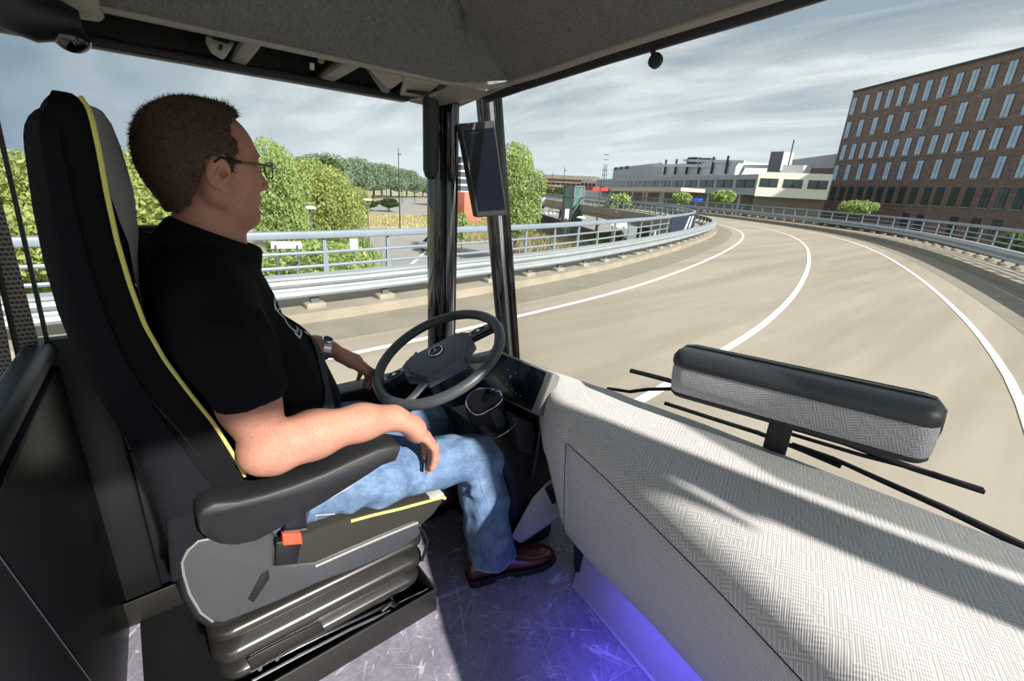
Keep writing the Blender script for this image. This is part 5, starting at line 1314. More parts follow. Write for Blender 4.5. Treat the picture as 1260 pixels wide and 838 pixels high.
# ---- vegetation
def leaf_mat(name, c1, c2):
    t = NT(name); v = t.coord('Object'); nz = t.noise(v, 2.2, 2); n2 = t.n('ObjectInfo')
    geo = t.n('NewGeometry'); r = geo.outputs['Random Per Island']
    t.l(t.mix(.5, t.ramp(r, [(0, c1), (1, c2)]), t.ramp(nz, [(.3, c1), (.7, c2)])), t.b.inputs['Base Color'])
    t.b.inputs['Roughness'].default_value = .7; t.b.inputs['Specular IOR Level'].default_value = .2
    tl = t.n('BsdfTranslucent'); tl.inputs[0].default_value = tuple(min(1, c*1.2) for c in c2[:3])+(1,)
    ms = t.n('MixShader'); ms.inputs[0].default_value = .3; t.l(t.b.outputs[0], ms.inputs[1]); t.l(tl.outputs[0], ms.inputs[2]); t.l(ms.outputs[0], t.out.inputs[0]); return t.m
M_LEAFY = leaf_mat('yellow green leaves', srgb(108, 122, 62), srgb(180, 188, 118))
M_LEAFG = leaf_mat('fresh green leaves', srgb(112, 134, 78), srgb(170, 186, 120))
M_LEAFD = leaf_mat('distant grey green leaves', srgb(92, 116, 92), srgb(146, 164, 136))
M_LEAFK = leaf_mat('dark green leaves', srgb(44, 66, 34), srgb(92, 116, 60))
M_STRAW = leaf_mat('straw coloured grass', srgb(136, 126, 86), srgb(186, 176, 134))
M_BARK = mat('grey brown bark', srgb(92, 80, 66), .95, var=.25, vscale=4)
def foliage(name, blobs, n, size, m, parent=None, seed=1):
    rng = np.random.default_rng(seed); tot = sum(b[3]*b[4]*b[5] for b in blobs); vs = []; fs = []
    for bx_, by, bz, rx, ry, rz in blobs:
        k = max(20, int(n*rx*ry*rz/tot)); d = rng.normal(size=(k, 3)); d /= np.linalg.norm(d, axis=1)[:, None]
        r = rng.uniform(.55, 1.05, k)**.6
        p = d*r[:, None]*np.array([rx, ry, rz])+np.array([bx_, by, bz])
        u = rng.normal(size=(k, 3))+d*.4; u /= np.linalg.norm(u, axis=1)[:, None]; v = np.cross(u, rng.normal(size=(k, 3))); v /= np.linalg.norm(v, axis=1)[:, None]
        s = size*rng.uniform(.6, 1.3, k)[:, None]; a = len(vs)
        q = np.stack([p-u*s, p+v*s*.5, p+u*s, p-v*s*.5], 1).reshape(-1, 3)
        vs += q.tolist(); fs += [(a+4*i, a+4*i+1, a+4*i+2, a+4*i+3) for i in range(k)]
    me = bpy.data.meshes.new(name); me.from_pydata(vs, [], fs); me.materials.append(m); o = bpy.data.objects.new(name, me); C.objects.link(o)
    if parent is not None: o.parent = parent
    return o
def tree_proto(kind, lab, m, h, seed, n=5000, size=.28, trunk=True, wide=.38):
    rng = random.Random(seed); t = thing(kind, lab, 'tree')
    bl = []
    for k in range(9):
        a = rng.uniform(0, 2*PI); z = rng.uniform(.35, .86)*h; r = h*wide*rng.uniform(.1, .65)*(1.1-abs(z/h-.55))
        q = h*rng.uniform(.14, .24); bl.append((r*math.cos(a), r*math.sin(a), z, q*wide/.38, q*wide/.38, q*.85))
    bl.append((0, 0, h*.6, h*.26*wide/.38, h*.26*wide/.38, h*.3))
    foliage('crown', bl, n, size, m, t, seed)
    mb = MB(); mb.tube([(0, 0, 0), (.02*h, 0, h*.3), (0, .02*h, h*.6)], [h*.025, h*.018, h*.008], 8)
    for k in range(5):
        a = rng.uniform(0, 2*PI); mb.tube([(0, 0, h*rng.uniform(.25, .45)), (math.cos(a)*h*.1, math.sin(a)*h*.1, h*.55), (math.cos(a)*h*.18, math.sin(a)*h*.18, h*.7)], [h*.01, h*.007, h*.002], 6)
    mb.build('trunk', M_BARK, t, smooth=True, local=True)
    return t
def place(proto, px, py, dist, h, h0, lab, group=None, rz=0, sx=1.0, first=[set()]):
    """stand a tree so that its top shows at (px, py) at the given distance"""
    tp = atd(px, py, dist); o = proto if id(proto) not in first[0] else copy_tree(proto); first[0].add(id(proto))
    base = GZ; H_ = max(1.0, tp.z-base); s = H_/h0
    o.location = (tp.x, tp.y, base); o.scale = (s*sx, s*sx, s); o.rotation_euler = (0, 0, rz)
    tag(o, lab, 'tree', group); return o
tA = tree_proto('broad_tree', 'x', M_LEAFY, 8, 3, 16000, .13, wide=.46)
tB = tree_proto('airy_tree', 'x', M_LEAFG, 8, 5, 13000, .13, wide=.36)
tC = tree_proto('far_tree', 'x', M_LEAFD, 10, 9, 5000, .26, wide=.46)
tK = tree_proto('dark_tree', 'x', M_LEAFK, 9, 12, 3500, .3, wide=.36)
place(tA, 398, 196, 46, 8, 8, 'big yellow green tree standing just right of the driver\'s face', rz=.4, sx=.95)
place(tB, 338, 172, 34, 8, 8, 'tall pale green tree directly in front of the driver\'s nose', rz=2, sx=.62)
place(tB, 640, 176, 44, 8, 8, 'bright leafy tree just right of the windscreen pillar', rz=1, sx=.72)
place(tA, 150, 178, 30, 8, 8, 'yellow green tree between the seat back and the driver\'s head', rz=1.2, sx=.9)
place(tA, 20, 172, 26, 8, 8, 'green tree behind the slanting divider bar at the left edge', rz=3.0, sx=.9)
place(tA, 172, 214, 24, 8, 8, 'low bushy tree behind the back of the driver\'s neck', rz=5.1, sx=1.2)
place(tA, 95, 205, 26, 8, 8, 'yellow green tree mostly hidden by the seat back', rz=4.2, sx=1.0)
place(tA, 424, 228, 58, 8, 8, 'lower rounded tree right of the big yellow green tree', rz=2.2, sx=1.1)
place(tK, 394, 190, 62, 9, 9, 'dark tree top peeping out behind the big yellow green tree', rz=1.4, sx=1.1)
ORD = 'first second third fourth fifth sixth seventh eighth ninth tenth eleventh twelfth thirteenth fourteenth fifteenth sixteenth seventeenth'.split()
_ord = {15: 1, 16: 0}; _ord.update({i: i+2 for i in range(15)})
for k, (px, py) in enumerate([(396, 192), (408, 196), (421, 199), (433, 198), (446, 202), (458, 203), (469, 206), (480, 208), (490, 212), (500, 214), (510, 219), (520, 222), (531, 226), (543, 229), (556, 230), (372, 196), (350, 200)]):
    d = 150+ (px-396)*.55
    place(tC, px, py-5-3*(k%3==0), d, 10, 10, 'grey green tree, %s from the left in the far row across the meadow' % ORD[_ord[k]], 'row of trees across the far meadow', rz=k*1.7, sx=1.3)
for k, (px, py) in enumerate([(413, 252), (436, 251), (455, 249), (478, 247)]):
    place(tK, px, py-4, 112, 9, 9, 'low dark hedge bush, %s from the left before the far trees' % ORD[k], 'low hedge bushes before the far trees', rz=k*2.1, sx=2.6)
place(tK, 664, 226, 118, 9, 9, 'small green tree before the long red roofed building, left one', rz=1, sx=1.6)
place(tK, 692, 229, 118, 9, 9, 'small green tree before the long red roofed building, right one', rz=2, sx=1.6)
def bush(name, lab, px, pytop, pybot, dist, wpx, m, n=1200, size=.16, base=None):
    a = atd(px, pytop, dist); b = atd(px, pybot, dist); h = a.z-b.z; wd = wpx*dist/590/2
    t = thing(name, lab, 'bush', (b.x, b.y, b.z if base is None else base))
    zb = 0 if base is None else b.z-base
    foliage('leaves', [(0, 0, zb+h*.5, wd, wd, h*.5), (wd*.4, 0, zb+h*.65, wd*.6, wd*.6, h*.35), (-wd*.4, .1, zb+h*.4, wd*.6, wd*.6, h*.4)], n, size, m, t, int(px))
    mb = MB(); mb.tube([(0, 0, 0), (.05, 0, zb+h*.5)], [.08, .03], 6); mb.build('stem', M_BARK, t, smooth=True, local=True); return t
bush('young_tree', 'small round green tree standing in front of the bridge ramp', 758, 238, 276, 62, 32, M_LEAFG, 1600, .3, base=GZ)
bush('shrub', 'green shrub in front of the grey wing, left of the white box', 888, 234, 250, 66, 26, M_LEAFG, 1000, .25, base=GZ)
bush('shrub', 'green shrub below the canopy left of the blue sign', 838, 237, 250, 72, 22, M_LEAFG, 900, .25, base=GZ)
bush('shrub', 'olive green shrub at the foot of the brick office block', 1053, 247, 263, 66, 34, M_LEAFG, 1200, .22, base=GZ)
bush('shrub', 'dark shrub at the bottom right behind the right railing', 1251, 284, 310, 52, 30, M_LEAFK, 900, .2, base=GZ)
bush('sapling', 'thin sapling between the two pillars', 568, 262, 296, 44, 16, M_LEAFG, 700, .16, base=GZ)
bush('hedge_clump', 'bright green bushes below the railing in front of the driver\'s chest', 385, 296, 352, 34, 120, M_LEAFG, 6000, .18, base=GZ)
bush('hedge_clump', 'green bushes below the railing left of the white sign', 425, 300, 345, 38, 60, M_LEAFY, 3500, .18, base=GZ)
bush('hedge_clump', 'leafy bushes under the railing behind the driver\'s neck', 190, 258, 345, 24, 120, M_LEAFY, 5000, .15, base=GZ)
bush('hedge_clump', 'leafy bushes under the railing behind the seat back at the left edge', 40, 255, 340, 21, 140, M_LEAFY, 6000, .13, base=GZ)
def grassbed(name, lab, px, z, m, n, h, seed):
    q = [atz(a, b, z) for a, b in px]; rng = np.random.default_rng(seed); vs = []; fs = []
    x0, x1 = min(p.x for p in q), max(p.x for p in q); y0, y1 = min(p.y for p in q), max(p.y for p in q)
    def inside(x, y):
        c = False; j = len(q)-1
        for i in range(len(q)):
            if (q[i].y > y) != (q[j].y > y) and x < (q[j].x-q[i].x)*(y-q[i].y)/(q[j].y-q[i].y)+q[i].x: c = not c
            j = i
        return c
    k = 0
    while k < n:
        x, y = rng.uniform(x0, x1), rng.uniform(y0, y1)
        if not inside(x, y): continue
        a = rng.uniform(0, PI); hh = h*rng.uniform(.5, 1.2); w_ = h*.22; i = len(vs)
        dx, dy = math.cos(a)*w_, math.sin(a)*w_; lx, ly = rng.normal(0, h*.3, 2)
        vs += [(x-dx, y-dy, z-.05), (x+dx, y+dy, z-.05), (x+lx+dx*.3, y+ly, z+hh), (x+lx-dx*.3, y+ly, z+hh*.95)]; fs.append((i, i+1, i+2, i+3)); k += 1
    me = bpy.data.meshes.new(name); me.from_pydata(vs, [], fs); me.materials.append(m); o = bpy.data.objects.new(name, me); C.objects.link(o)
    return tag(o, lab, 'grass', kind='stuff')
grassbed('meadow_grass', 'straw yellow grass verge behind the railing before the lamp posts', [(410, 268), (455, 264), (545, 268), (545, 281), (405, 280)], GZ+.05, M_STRAW, 2500, .45, 1)
grassbed('planting_bed', 'brown and straw ornamental grasses on the lower road island', [(633, 290), (700, 286), (725, 305), (700, 325), (636, 335)], GZ+.05, M_STRAW, 2500, .8, 2)
grassbed('planting_bed', 'bright yellow green grasses beside the ramp', [(722, 293), (765, 288), (768, 300), (728, 304)], GZ+.05, M_LEAFY, 1400, .8, 3)
grassbed('planting_bed', 'strip of straw grass beside the pillar and the crossing', [(632, 272), (668, 272), (674, 280), (633, 281)], GZ+.05, M_STRAW, 1200, .6, 4)
grassbed('planting_bed', 'green and straw grasses between the two pillars', [(560, 268), (600, 270), (603, 300), (560, 302)], GZ+.05, M_STRAW, 1500, .6, 5)
grassbed('planting_bed', 'tall green grass on the slope under the left railing', [(330, 300), (450, 296), (468, 322), (430, 345), (330, 360)], GZ+.05, M_LEAFG, 4500, .7, 6)

# ---- lamp posts, signs, car
M_LAMP = mat('dark lamp post', srgb(52, 56, 60), .5)
def street_lamp(px, ytop, dist, lab, grp=None, arm=True):
    tp = atd(px, ytop, dist); t = thing('street_lamp', lab, 'street lamp', (tp.x, tp.y, GZ), grp); h = tp.z-GZ
    MB().tube([(0, 0, 0), (0, 0, h*.5), (0, 0, h)], [.11, .09, .05], 8).build('pole', M_LAMP, t, smooth=True, local=True)
    mb = MB(); mb.box((.35, 0, h-.9), (.75, .25, .12)); mb.build('lamp_head', M_LAMP, t, local=True, bev=.03)
    return t
street_lamp(490, 182, 75, 'tallest dark street lamp left of the first pillar')
street_lamp(448, 197, 104, 'dark street lamp farthest left on the yard'); street_lamp(474.5, 201, 118, 'dark street lamp standing left of the tallest one, second from left')
street_lamp(494, 207, 150, 'thin far street lamp just right of the tallest one'); street_lamp(510, 209, 165, 'thin far street lamp nearest the first pillar')
street_lamp(695, 205, 120, 'dark street lamp before the long red roofed building'); street_lamp(680, 211, 150, 'thin far street lamp left of the one before the long red roofed building')
street_lamp(740, 221, 66, 'dark lamp post beside the bridge ramp')
M_LWHITE = mat('white lamp shade', srgb(225, 225, 220), .5)
def disc_lamp(px, ytop, dist, lab):
    tp = atd(px, ytop, dist); t = thing('disc_lamp', lab, 'lamp', (tp.x, tp.y, GZ)); h = tp.z-GZ
    MB().cyl((0, 0, 0), (0, 0, h), .06, 8).build('pole', M_POST, t, smooth=True, local=True)
    MB().lathe((0, 0, h), [(.05, -.1), (.42, -.05), (.45, .02), (.30, .12), (.02, .16)], 16).build('shade', M_LWHITE, t, smooth=True, local=True)
disc_lamp(381, 256, 36, 'white disc lamp on a grey pole in front of the big tree'); disc_lamp(452, 246, 50, 'white disc lamp left of the tallest street lamp')
disc_lamp(715, 268, 46, 'white disc lamp on the lower road right of the mirror display'); disc_lamp(761, 261, 58, 'white disc lamp beside the small round tree by the ramp')
disc_lamp(770, 241, 66, 'white disc lamp on the plaza above the ramp')
M_SIGN = mat('white sign board', srgb(222, 224, 222), .5)
def signboard(name, lab, px, ytop, ybot, wpx, dist, m=M_SIGN, two=False):
    a, b = atd(px, ytop, dist), atd(px, ybot, dist); wd = wpx*dist/590; t = thing(name, lab, 'sign', (a.x, a.y, GZ), rz=math.atan2(a.y, a.x)+PI/2)
    MB().box((0, 0, (a.z+b.z)/2-GZ), (wd, .08, a.z-b.z)).build('board', m, t, local=True, bev=.02)
    for s in ((-1, 1) if two else (0,)):
        MB().cyl((s*wd*.35, .1, 0), (s*wd*.35, .1, b.z-GZ+.2), .05, 8).build('post', M_POST, t, smooth=True, local=True)
signboard('road_sign', 'white rectangular sign on a post below the railing left of the tallest street lamp', 435, 294, 310, 9, 34)
signboard('notice_board', 'wide white board on two posts in the bushes below the railing', 352, 297, 306, 32, 26, two=True)
signboard('notice_board', 'white board on two posts below the small round tree by the ramp', 762, 271, 281, 20, 48, two=True)
signboard('blue_sign', 'blue sign in the shade under the grey wing', 859, 244, 249, 10, 82, mat('blue sign face', srgb(40, 92, 196), .4))
signboard('stele', 'white information stele beside the glass lift tower', 698, 257, 270, 5, 62)
signboard('stele', 'white stele at the lower road, left of the two at the underpass', 661, 240, 251, 5, 92); signboard('stele', 'white stele at the lower road, right of the two at the underpass', 669, 243, 253, 5, 88)

def make_car():
    p = atz(536, 309, GZ); t = thing('car', 'dark silver hatchback driving on the lower road beside the first pillar', 'car', (p.x, p.y, GZ+.13), rz=math.radians(118))
    MC = mat('silver grey car paint', srgb(150, 152, 158), .3, .4); 
    prof = [(-2.1, .35), (-2.15, .75), (-2.05, .95), (-1.2, 1.0), (1.75, .98), (2.05, .85), (2.1, .4), (1.9, .25), (-1.9, .25)]
    MB().rings([[Vector((x*f, y, z)) for x, z in prof] for y, f in ((-.86, .96), (-.80, 1), (.80, 1), (.86, .96))]).build('body', MC, t, local=True, smooth=True)
    cab = [(-1.45, .98), (-.65, 1.42), (.9, 1.48), (1.75, 1.30), (1.98, .95)]
    MB().rings([[Vector((x, y*(1 if z < 1.1 else .84), z)) for x, z in cab] for y in (-.78, .78)]).build('windows', M_GLASSD, t, local=True)
    MB().rings([[Vector((x, y, z)) for x, z in ((-.6, 1.40), (-.55, 1.45), (.95, 1.50), (1.5, 1.40), (.9, 1.42))] for y in (-.66, .66)]).build('roof', MC, t, local=True)
    for x in (-1.3, 1.3):
        for y in (-.80, .80): MB().cyl((x, y-.1, .32), (x, y+.1, .32), .32, 16).build('wheel', M_DARK, t, local=True)
    for y in (-.6, .6): MB().box((2.07, y, .82), (.06, .3, .16)).build('tail_lamp', mat('red tail lamp', srgb(170, 20, 18), .3), t, local=True)
make_car()

# ================================================================== BUILDINGS
def brick_mat():
    t = NT('dark red brown brickwork'); v = t.coord('Object'); n = t.noise(t.coord('Object', (1, 1, 3)), 1.2, 6, .7)
    t.l(t.ramp(n, [(.3, srgb(100, 82, 77)), (.7, srgb(136, 114, 107))]), t.b.inputs['Base Color']); t.b.inputs['Roughness'].default_value = .9; return t.m
M_BRICK = brick_mat(); M_BRED = mat('orange red brickwork', srgb(178, 118, 104), .9, var=.15, vscale=.6)
def winglass(name, c): 
    return mat(name, c, .12, 0, var=.25, vscale=.4, spec=.8)
M_WIN = winglass('window glass with painted sky reflection', srgb(176, 200, 226)); M_WIND = winglass('dark green glass and painted reflection', srgb(44, 66, 60)); M_FRAME = mat('dark window frame', srgb(50, 48, 50), .6); M_SILL = mat('pale sill', srgb(165, 155, 145), .8)  # the sky's reflection is put into the pale blue pane colour
ROOF = 19.9
fa, fb = atz(1050.5, 112.8, ROOF), atz(1260, 59.5, ROOF); fdir = (fb-fa); fdir.z = 0; fdir.normalize(); fnor = Vector((fdir.y, -fdir.x, 0))
if fnor.dot(EYEP-fa) < 0: fnor = -fnor
fend = fa+fdir*70
bb = thing('brick_office_block', 'dark red brown brick office block with rows of tall narrow windows on the right', 'building', (fa.x, fa.y, GZ))
q0 = [Vector((p.x, p.y, GZ)) for p in (fa, fend, fend-fnor*22, fa-fnor*22-fdir*0)]
MB().hexa(q0, [Vector((p.x, p.y, ROOF)) for p in q0]).build('walls', M_BRICK, bb)
q1 = [Vector((p.x, p.y, ROOF)) for p in (fa+fnor*.06, fend+fnor*.06)]
MB().beam(q1[0], q1[1], .3, .28).build('parapet_cap', M_FRAME, bb)
def on_facade(px, py):
    d = ray(px, py); t = (fa-EYEP).dot(fnor)/d.dot(fnor); return EYEP+d*t
rowsW = [(64, 16.2, 18.8, [203, 243, 283, 319, 357, 398, 442, 488, 538, 588, 645, 705, 765], 230), (0, 12.5, 15.0, [181, 222, 268, 317, 369, 424, 485, 553, 623, 700, 770], 320),
    (0, 8.9, 11.3, [167, 199, 232, 265, 301, 340, 381, 423, 468, 515, 566, 620, 677, 738], 392), (0, 5.5, 8.0, [138, 178, 220, 265, 313, 364, 420, 482, 546, 618, 695, 775], 470),
    (0, 2.0, 4.3, [125, 154, 184, 217, 250, 285, 322, 362, 403, 448, 492, 543, 595, 655, 712, 775], 555), (0, -2.0, .6, [370, 420, 540, 617, 692], 650)]
ang = math.atan2(fdir.y, fdir.x)
def window_unit(parent, p, z0, z1, wd, glass, ang, sill=True):
    wz = GZ
    f = MB().box((0, 0, (z0+z1)/2), (wd+.16, .10, z1-z0+.16)).build('window', M_FRAME, parent, local=True)
    f.location = (p.x-parent.location.x, p.y-parent.location.y, -parent.location.z); f.rotation_euler = (0, 0, ang)
    g_ = MB(); g_.box((-wd*.26, 0, (z0+z1)/2), (wd*.44, .13, z1-z0)); g_.box((wd*.26, 0, (z0+z1)/2), (wd*.44, .13, z1-z0)); g_.build('pane', glass, f, local=True)
    if sill: MB().box((0, 0, z0-.12), (wd+.3, .3, .1)).build('sill', M_SILL, f, local=True)
    return f
for _, z0, z1, cxs, cy in rowsW:
    for cx_ in cxs:
        p = on_facade(980+cx_/2.793, 40+cy/2.793+(-(cx_-300)*.0 if cy > 500 else 0))
        window_unit(bb, p+fnor*.0, z0, z1, .98, M_WIN if z0 > 4 else M_WIND, ang)  # upper rows painted with the sky's reflection, lower rows with a dark green one

def block(name, lab, A, B_, zt, zb, depth, m, cat='building', into=None):
    """box building: A and B_ are plan points of the facade, left and right"""
    d = (B_-A); d.z = 0; n = Vector((d.y, -d.x, 0)).normalized()
    if n.dot(EYEP-A) < 0: n = -n
    q = [Vector((p.x, p.y, zb)) for p in (A, B_, B_-n*depth, A-n*depth)]
    if into is None: t = thing(name, lab, cat, (A.x, A.y, zb)); nm = 'walls'
    else: t = into; nm = name
    MB().hexa(q, [Vector((p.x, p.y, zt)) for p in q]).build(nm, m, t)
    return t, n
def row_windows(t, A, B_, n, z0, z1, cnt, frac, glass, off=0.0):
    d = B_-A; d.z = 0; Ln = d.length; a = math.atan2(d.y, d.x)
    for k in range(cnt):
        p = A+d*((k+.5)/cnt)+n*off; window_unit(t, p, z0, z1, Ln/cnt*frac, glass, a, False)
M_GREYB = mat('grey cladding', srgb(172, 174, 180), .7, var=.06, vscale=.3); M_GREYL = mat('light grey cladding', srgb(198, 200, 200), .7, var=.06); M_WHITEB = mat('cream white cladding', srgb(242, 240, 230), .6, var=.04); M_DKB = mat('brown grey cladding', srgb(138, 128, 118), .8, var=.08); M_DGREY = mat('dark grey cladding', srgb(116, 116, 124), .7, var=.06)
P = lambda px, py, d: atd(px, py, d)
# long grey wing
A, B_ = P(733, 232, 190), P(930, 232, 92)
zt = P(930, 214, 92).z; zb = P(925, 240, 92).z
t, n = block('long_grey_wing', 'long grey building wing with a band of dark windows ending at the white box', A, B_, zt, zb, 7, M_GREYB)
row_windows(t, A, B_, n, lerp(zb, zt, .38), lerp(zb, zt, .72), 15, .8, M_WIND)
q = [Vector((p.x, p.y, GZ)) for p in (A-n*3, B_-n*3, B_-n*6.9, A-n*6.9)]
MB().hexa(q, [Vector((p.x, p.y, zb+.05)) for p in q]).build('undercroft', M_DKB, t)
for k in range(9):
    p = A.lerp(B_, (k+.5)/9)-n*1; MB().cyl((p.x, p.y, GZ), (p.x, p.y, zb), .35, 10).build('column', M_GREYL, t, smooth=True)
# white box
A, B_ = P(931, 228, 84), P(1020, 235, 84.5)
zt, zb = P(931, 212, 86).z, P(925, 241, 86).z
t, n = block('white_box_building', 'cream white box-shaped building with strip windows left of the brick office block', A, B_, zt, zb, 9, M_WHITEB)
row_windows(t, A, B_, n, lerp(zb, zt, .42), lerp(zb, zt, .72), 3, .72, M_WIND)
q = [Vector((p.x, p.y, GZ)) for p in (A-n*1.5, B_-n*1.5, B_-n*8, A-n*8)]
MB().hexa(q, [Vector((p.x, p.y, zb+.02)) for p in q]).build('brown_base', M_DKB, t)
p = P(980, 209, 88); MB().box((p.x, p.y, p.z), (3, 3, 1.2)).build('roof_unit', M_GREYL, t)
# grey box and rooftop plant
A, B_ = P(754, 215, 225), P(813, 215, 172)
t, n = block('grey_box_building', 'windowless grey box rising behind the long grey wing', A, B_, P(813, 200, 172).z, GZ, 8, M_GREYB)
row_windows(t, A, A.lerp(B_, .4), n, P(757, 209.5, 225).z, P(757, 206.5, 225).z, 3, .6, M_FRAME)
A, B_ = P(813, 215, 150), P(905, 208, 125)
t, n = block('roof_plant_hall', 'light grey plant hall with dark roof frames above the long grey wing', A, B_, P(813, 202.5, 150).z, GZ, 12, M_GREYL)
for k in range(6):
    p = A.lerp(B_, (k+.5)/6)+n*.5; MB().box((p.x, p.y, P(813, 206, 150).z), (.4, .4, 4)).build('frame_post', M_FRAME, t)
a_, b_ = P(815, 204, 148), P(1012, 207, 120); MB().beam(a_+n*3, b_+n*3, .5, .7).build('long_pipe', M_GREYL, t)
a_, b_ = P(850, 198, 140), P(925, 200, 125); MB().beam(a_+n*2, b_+n*2, .5, .6).build('long_pipe', M_GREYL, t)
p = P(855, 200, 138); MB().box((p.x, p.y, p.z), (2.6, 3, 2.4)).build('cooling_unit', M_FRAME, t)
p = P(868, 199.5, 138); MB().box((p.x, p.y, p.z), (4, 3, 1.8)).build('cooling_unit', M_FRAME, t)
# dark tower box and sloping hall
A, B_ = P(947, 195, 118), P(963, 195, 117)
t, n = block('roof_tower', 'dark grey rooftop tower with a thin mast above the white box', A, B_, P(947, 186.5, 118).z, GZ, 3, M_DGREY)
block('pale_side', '', P(963, 195, 117), P(975, 198, 118.5), P(963, 186.8, 117).z, P(963, 200, 117).z-4, 3, M_GREYL, into=t)
a_ = P(974, 186, 116); MB().cyl((a_.x, a_.y, a_.z-3), (a_.x, a_.y, P(974, 172, 116).z), .12, 6).build('mast', M_LAMP, t)
A, B_ = P(962, 205, 128), P(1046, 212, 114); d_ = B_-A; n = Vector((d_.y, -d_.x, 0)).normalized(); n = n if n.dot(EYEP-A) > 0 else -n
t = thing('sloping_hall', 'grey hall with a slanting roof edge beside the brick office block', 'building', (A.x, A.y, GZ))
q = [Vector((A.x, A.y, GZ)), Vector((B_.x, B_.y, GZ)), Vector((B_.x, B_.y, P(1046, 186, 114).z)), Vector((A.x, A.y, P(962, 198, 128).z)) ]
MB().prism(q, -n*3).build('walls', M_GREYB, t)
q = [Vector((p.x, p.y, z)) for p, z in ((A+n*.3, GZ), (B_+n*.3, GZ), (B_+n*.3, P(1046, 207, 114).z), (A+n*.3, P(990, 206, 122).z))]
MB().prism(q, -n*.2).build('brick_base', M_BRICK, t)
# far long red roofed building and a far low grey one
A, B_ = P(654, 225, 265), P(728, 232, 250)
t, n = block('long_brick_terrace', 'long low red brick building with a brown roof in the distance', A, B_, P(654, 218.5, 265).z, GZ, 14, M_BRED)
for z_, nm in ((P(654, 222, 265).z, 'white_band'), (P(654, 227, 265).z, 'white_band')):
    MB().beam(Vector((A.x, A.y, z_))+n*.2, Vector((B_.x, B_.y, z_))+n*.2, .4, .9).build(nm, M_SILL, t)
row_windows(t, A, B_, n, P(654, 226, 265).z, P(654, 223.5, 265).z, 12, .6, M_FRAME)
zr0, zr1 = P(654, 218.5, 265).z, P(654, 213.5, 265).z
MB().hexa([Vector((p.x, p.y, zr0)) for p in (A+n, B_+n, B_-n*14, A-n*14)], [Vector((p.x, p.y, zr1)) for p in (A-n*5, B_-n*5, B_-n*9, A-n*9)]).build('roof', mat('brown roof tiles', srgb(120, 112, 96), .9, var=.15), t)
A, B_ = P(714, 233, 215), P(752, 233, 205)
t, n = block('low_grey_hall', 'low pale grey hall with a red canopy left of the bridge ramp', A, B_, P(720, 222, 215).z, GZ, 6, M_GREYL)
row_windows(t, A, B_, n, P(720, 229, 215).z, P(720, 225.5, 215).z, 8, .7, M_FRAME)
a_ = P(728, 232, 146); MB().box((a_.x, a_.y, a_.z), (7, 7, 1.0)).build('red_canopy', mat('red canopy', srgb(186, 62, 58), .6), t)
# canopy over the plaza
t = thing('plaza_canopy', 'pale flat canopy on thin posts above the plaza by the ramp', 'canopy', tuple(P(800, 236, 76)))
a_, b_ = P(765, 234, 88), P(853, 234, 76); MB().beam(a_, b_, 5, .5).build('roof_plate', mat('pale canopy', srgb(190, 182, 168), .7), t)
for k in range(4):
    p = a_.lerp(b_, (k+.4)/4); MB().cyl((p.x, p.y, GZ), (p.x, p.y, p.z), .18, 8).build('post', M_GREYL, t, smooth=True)
# lift tower, containers, dark lattice block, tiny mast
t = thing('glass_lift_tower', 'green glazed lift tower beside the bridge ramp', 'lift tower', tuple(P(707, 270, 70)))
a_ = P(707, 229, 70); hz_ = a_.z; w_ = 2.0
MB().box((a_.x, a_.y, (hz_+GZ)/2), (w_, w_, hz_-GZ)).build('glass_shaft', winglass('green glass', srgb(92, 128, 122)), t)
mb = MB()
for sx_ in (-1, 1):
    for sy_ in (-1, 1): mb.box((a_.x+sx_*w_/2, a_.y+sy_*w_/2, (hz_+GZ)/2), (.2, .2, hz_-GZ))
for k in range(6): mb.box((a_.x, a_.y, lerp(GZ, hz_, k/5)), (w_+.2, w_+.2, .15))
mb.build('steel_frame', M_DGREY, t)
a_ = P(566, 262, 95); t = thing('red_container', 'orange red container between the two pillars', 'container', (a_.x, a_.y, GZ))
tp = P(566, 236, 95).z; MB().box((0, 0, (tp-GZ)/2), (9, 4, tp-GZ)).build('walls', mat('orange red panels', srgb(186, 110, 92), .7, var=.12, vscale=2), t, local=True, bev=.1)
MB().box((-3, 2.05, (tp-GZ)*.4), (2, .1, (tp-GZ)*.6)).build('door', mat('pale door', srgb(190, 150, 140), .6), t, local=True)
a_ = P(571, 235, 140); t = thing('dark_lattice_block', 'dark block with a grid of small openings behind the red container', 'building', (a_.x, a_.y, GZ))
tp = P(568, 194, 140).z; MB().box((0, 0, (tp-GZ)/2), (7, 7, tp-GZ)).build('walls', mat('dark blue grey block', srgb(70, 76, 88), .7, var=.3, vscale=1), t, local=True)
for k in range(5):
    MB().box((0, 0, lerp(GZ, tp, .35+.13*k)-GZ), (7.1, 7.1, .5)).build('pale_band', M_GREYL, t, local=True)
a_ = P(745, 204, 200); t = thing('lattice_mast', 'thin distant lattice mast above the low grey hall', 'mast', (a_.x, a_.y, GZ))
mb = MB()
for sx_, sy_ in ((-1, -1), (1, -1), (1, 1), (-1, 1)): mb.cyl((sx_*1.0, sy_*1.0, 0), (sx_*.4, sy_*.4, a_.z-GZ), .1, 5)
for k in range(9): mb.box((0, 0, (a_.z-GZ)*k/9+6), (1.6, 1.6, .12))
mb.build('lattice', M_LAMP, t, local=True)
a_ = P(163, 205, 60); t = thing('blue_roofed_shed', 'small blue sloping roof glimpsed behind the driver\'s head', 'shed', (a_.x, a_.y, GZ))
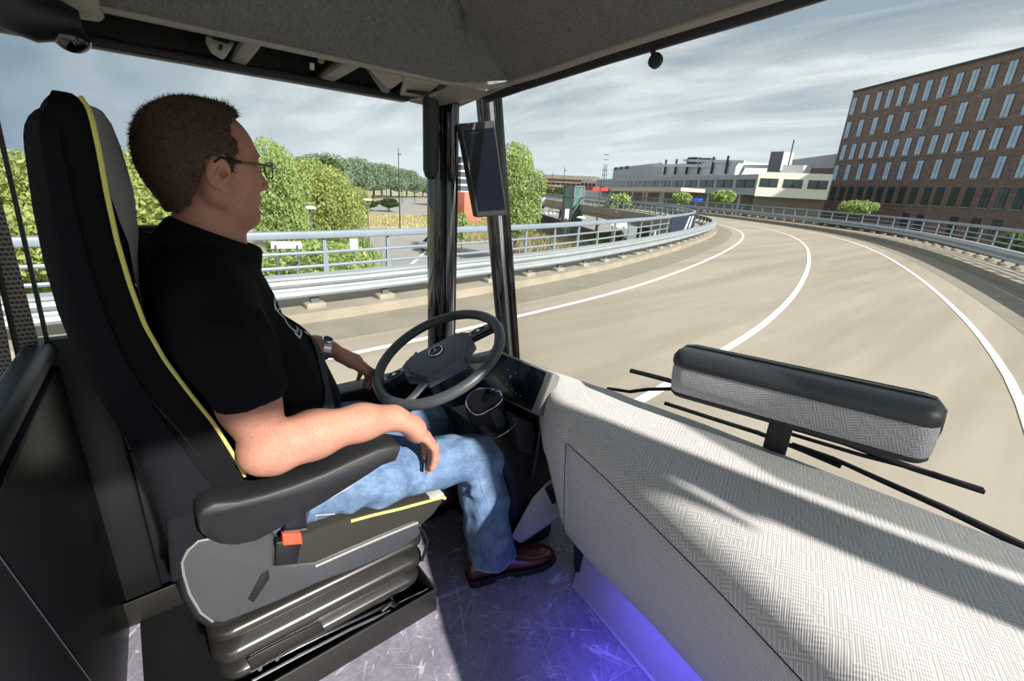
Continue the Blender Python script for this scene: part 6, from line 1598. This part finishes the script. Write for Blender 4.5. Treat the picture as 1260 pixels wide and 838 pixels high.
MB().hexa([Vector(p) for p in ((-2.5, -2.5, 0), (2.5, -2.5, 0), (2.5, 2.5, 0), (-2.5, 2.5, 0))], [Vector(p) for p in ((-2.5, -2.5, a_.z-GZ-1.8), (2.5, -2.5, a_.z-GZ-1.8), (2.5, 2.5, a_.z-GZ-1.8), (-2.5, 2.5, a_.z-GZ-1.8))]).build('walls', M_GREYL, t, local=True)
MB().hexa([Vector((x, y, a_.z-GZ-1.8)) for x, y in ((-2.8, -2.8), (2.8, -2.8), (2.8, 2.8), (-2.8, 2.8))], [Vector((x, y, a_.z-GZ)) for x, y in ((-.3, -.3), (.3, -.3), (.3, .3), (-.3, .3))]).build('roof', mat('blue roof', srgb(96, 150, 190), .6), t, local=True)
# people on the lower pavement, a few pixels tall
def walker(px, pyf, lab, top, legs):
    p = atz(px, pyf, GZ+.05); t = thing('person', lab, 'person', tuple(p))
    mb = MB(); 
    body = [((0, 0, 1.68), .09), ((0, 0, 1.50), .06), ((0, 0, 1.38), .20), ((0, 0, 1.1), .17), ((0, 0, .9), .16)]
    mb.tube([b[0] for b in body], [b[1] for b in body], 8); mb.ell((0, 0, 1.66), (.09, .1, .12), 8, 6)
    for s in (-1, 1):
        mb.tube([(s*.08, 0, .92), (s*.10, s*.10, .5), (s*.10, s*.18, .03)], [.09, .07, .05], 7); mb.tube([(s*.19, 0, 1.36), (s*.24, .02, 1.1), (s*.24, .12, .88)], [.05, .045, .035], 6)
    mb.build('figure', top, t, smooth=True, local=True)
    MB().tube([(0, 0, 1.42), (0, 0, 1.1), (0, 0, .88)], [.22, .19, .18], 8).build('jacket', legs, t, smooth=True, local=True)
M_CL1 = mat('dark clothes', srgb(48, 46, 50), .9); M_CL2 = mat('blue clothes', srgb(70, 86, 120), .9); M_CL3 = mat('light clothes', srgb(190, 185, 180), .9)
walker(679, 259, 'person in dark clothes walking on the pavement by the underpass', M_CL1, M_CL1)
walker(690, 264, 'person in a blue top on the pavement left of the glass lift tower', M_CL1, M_CL2)
walker(735, 285, 'person in blue and dark clothes standing beside the bridge ramp', M_CL1, M_CL2)
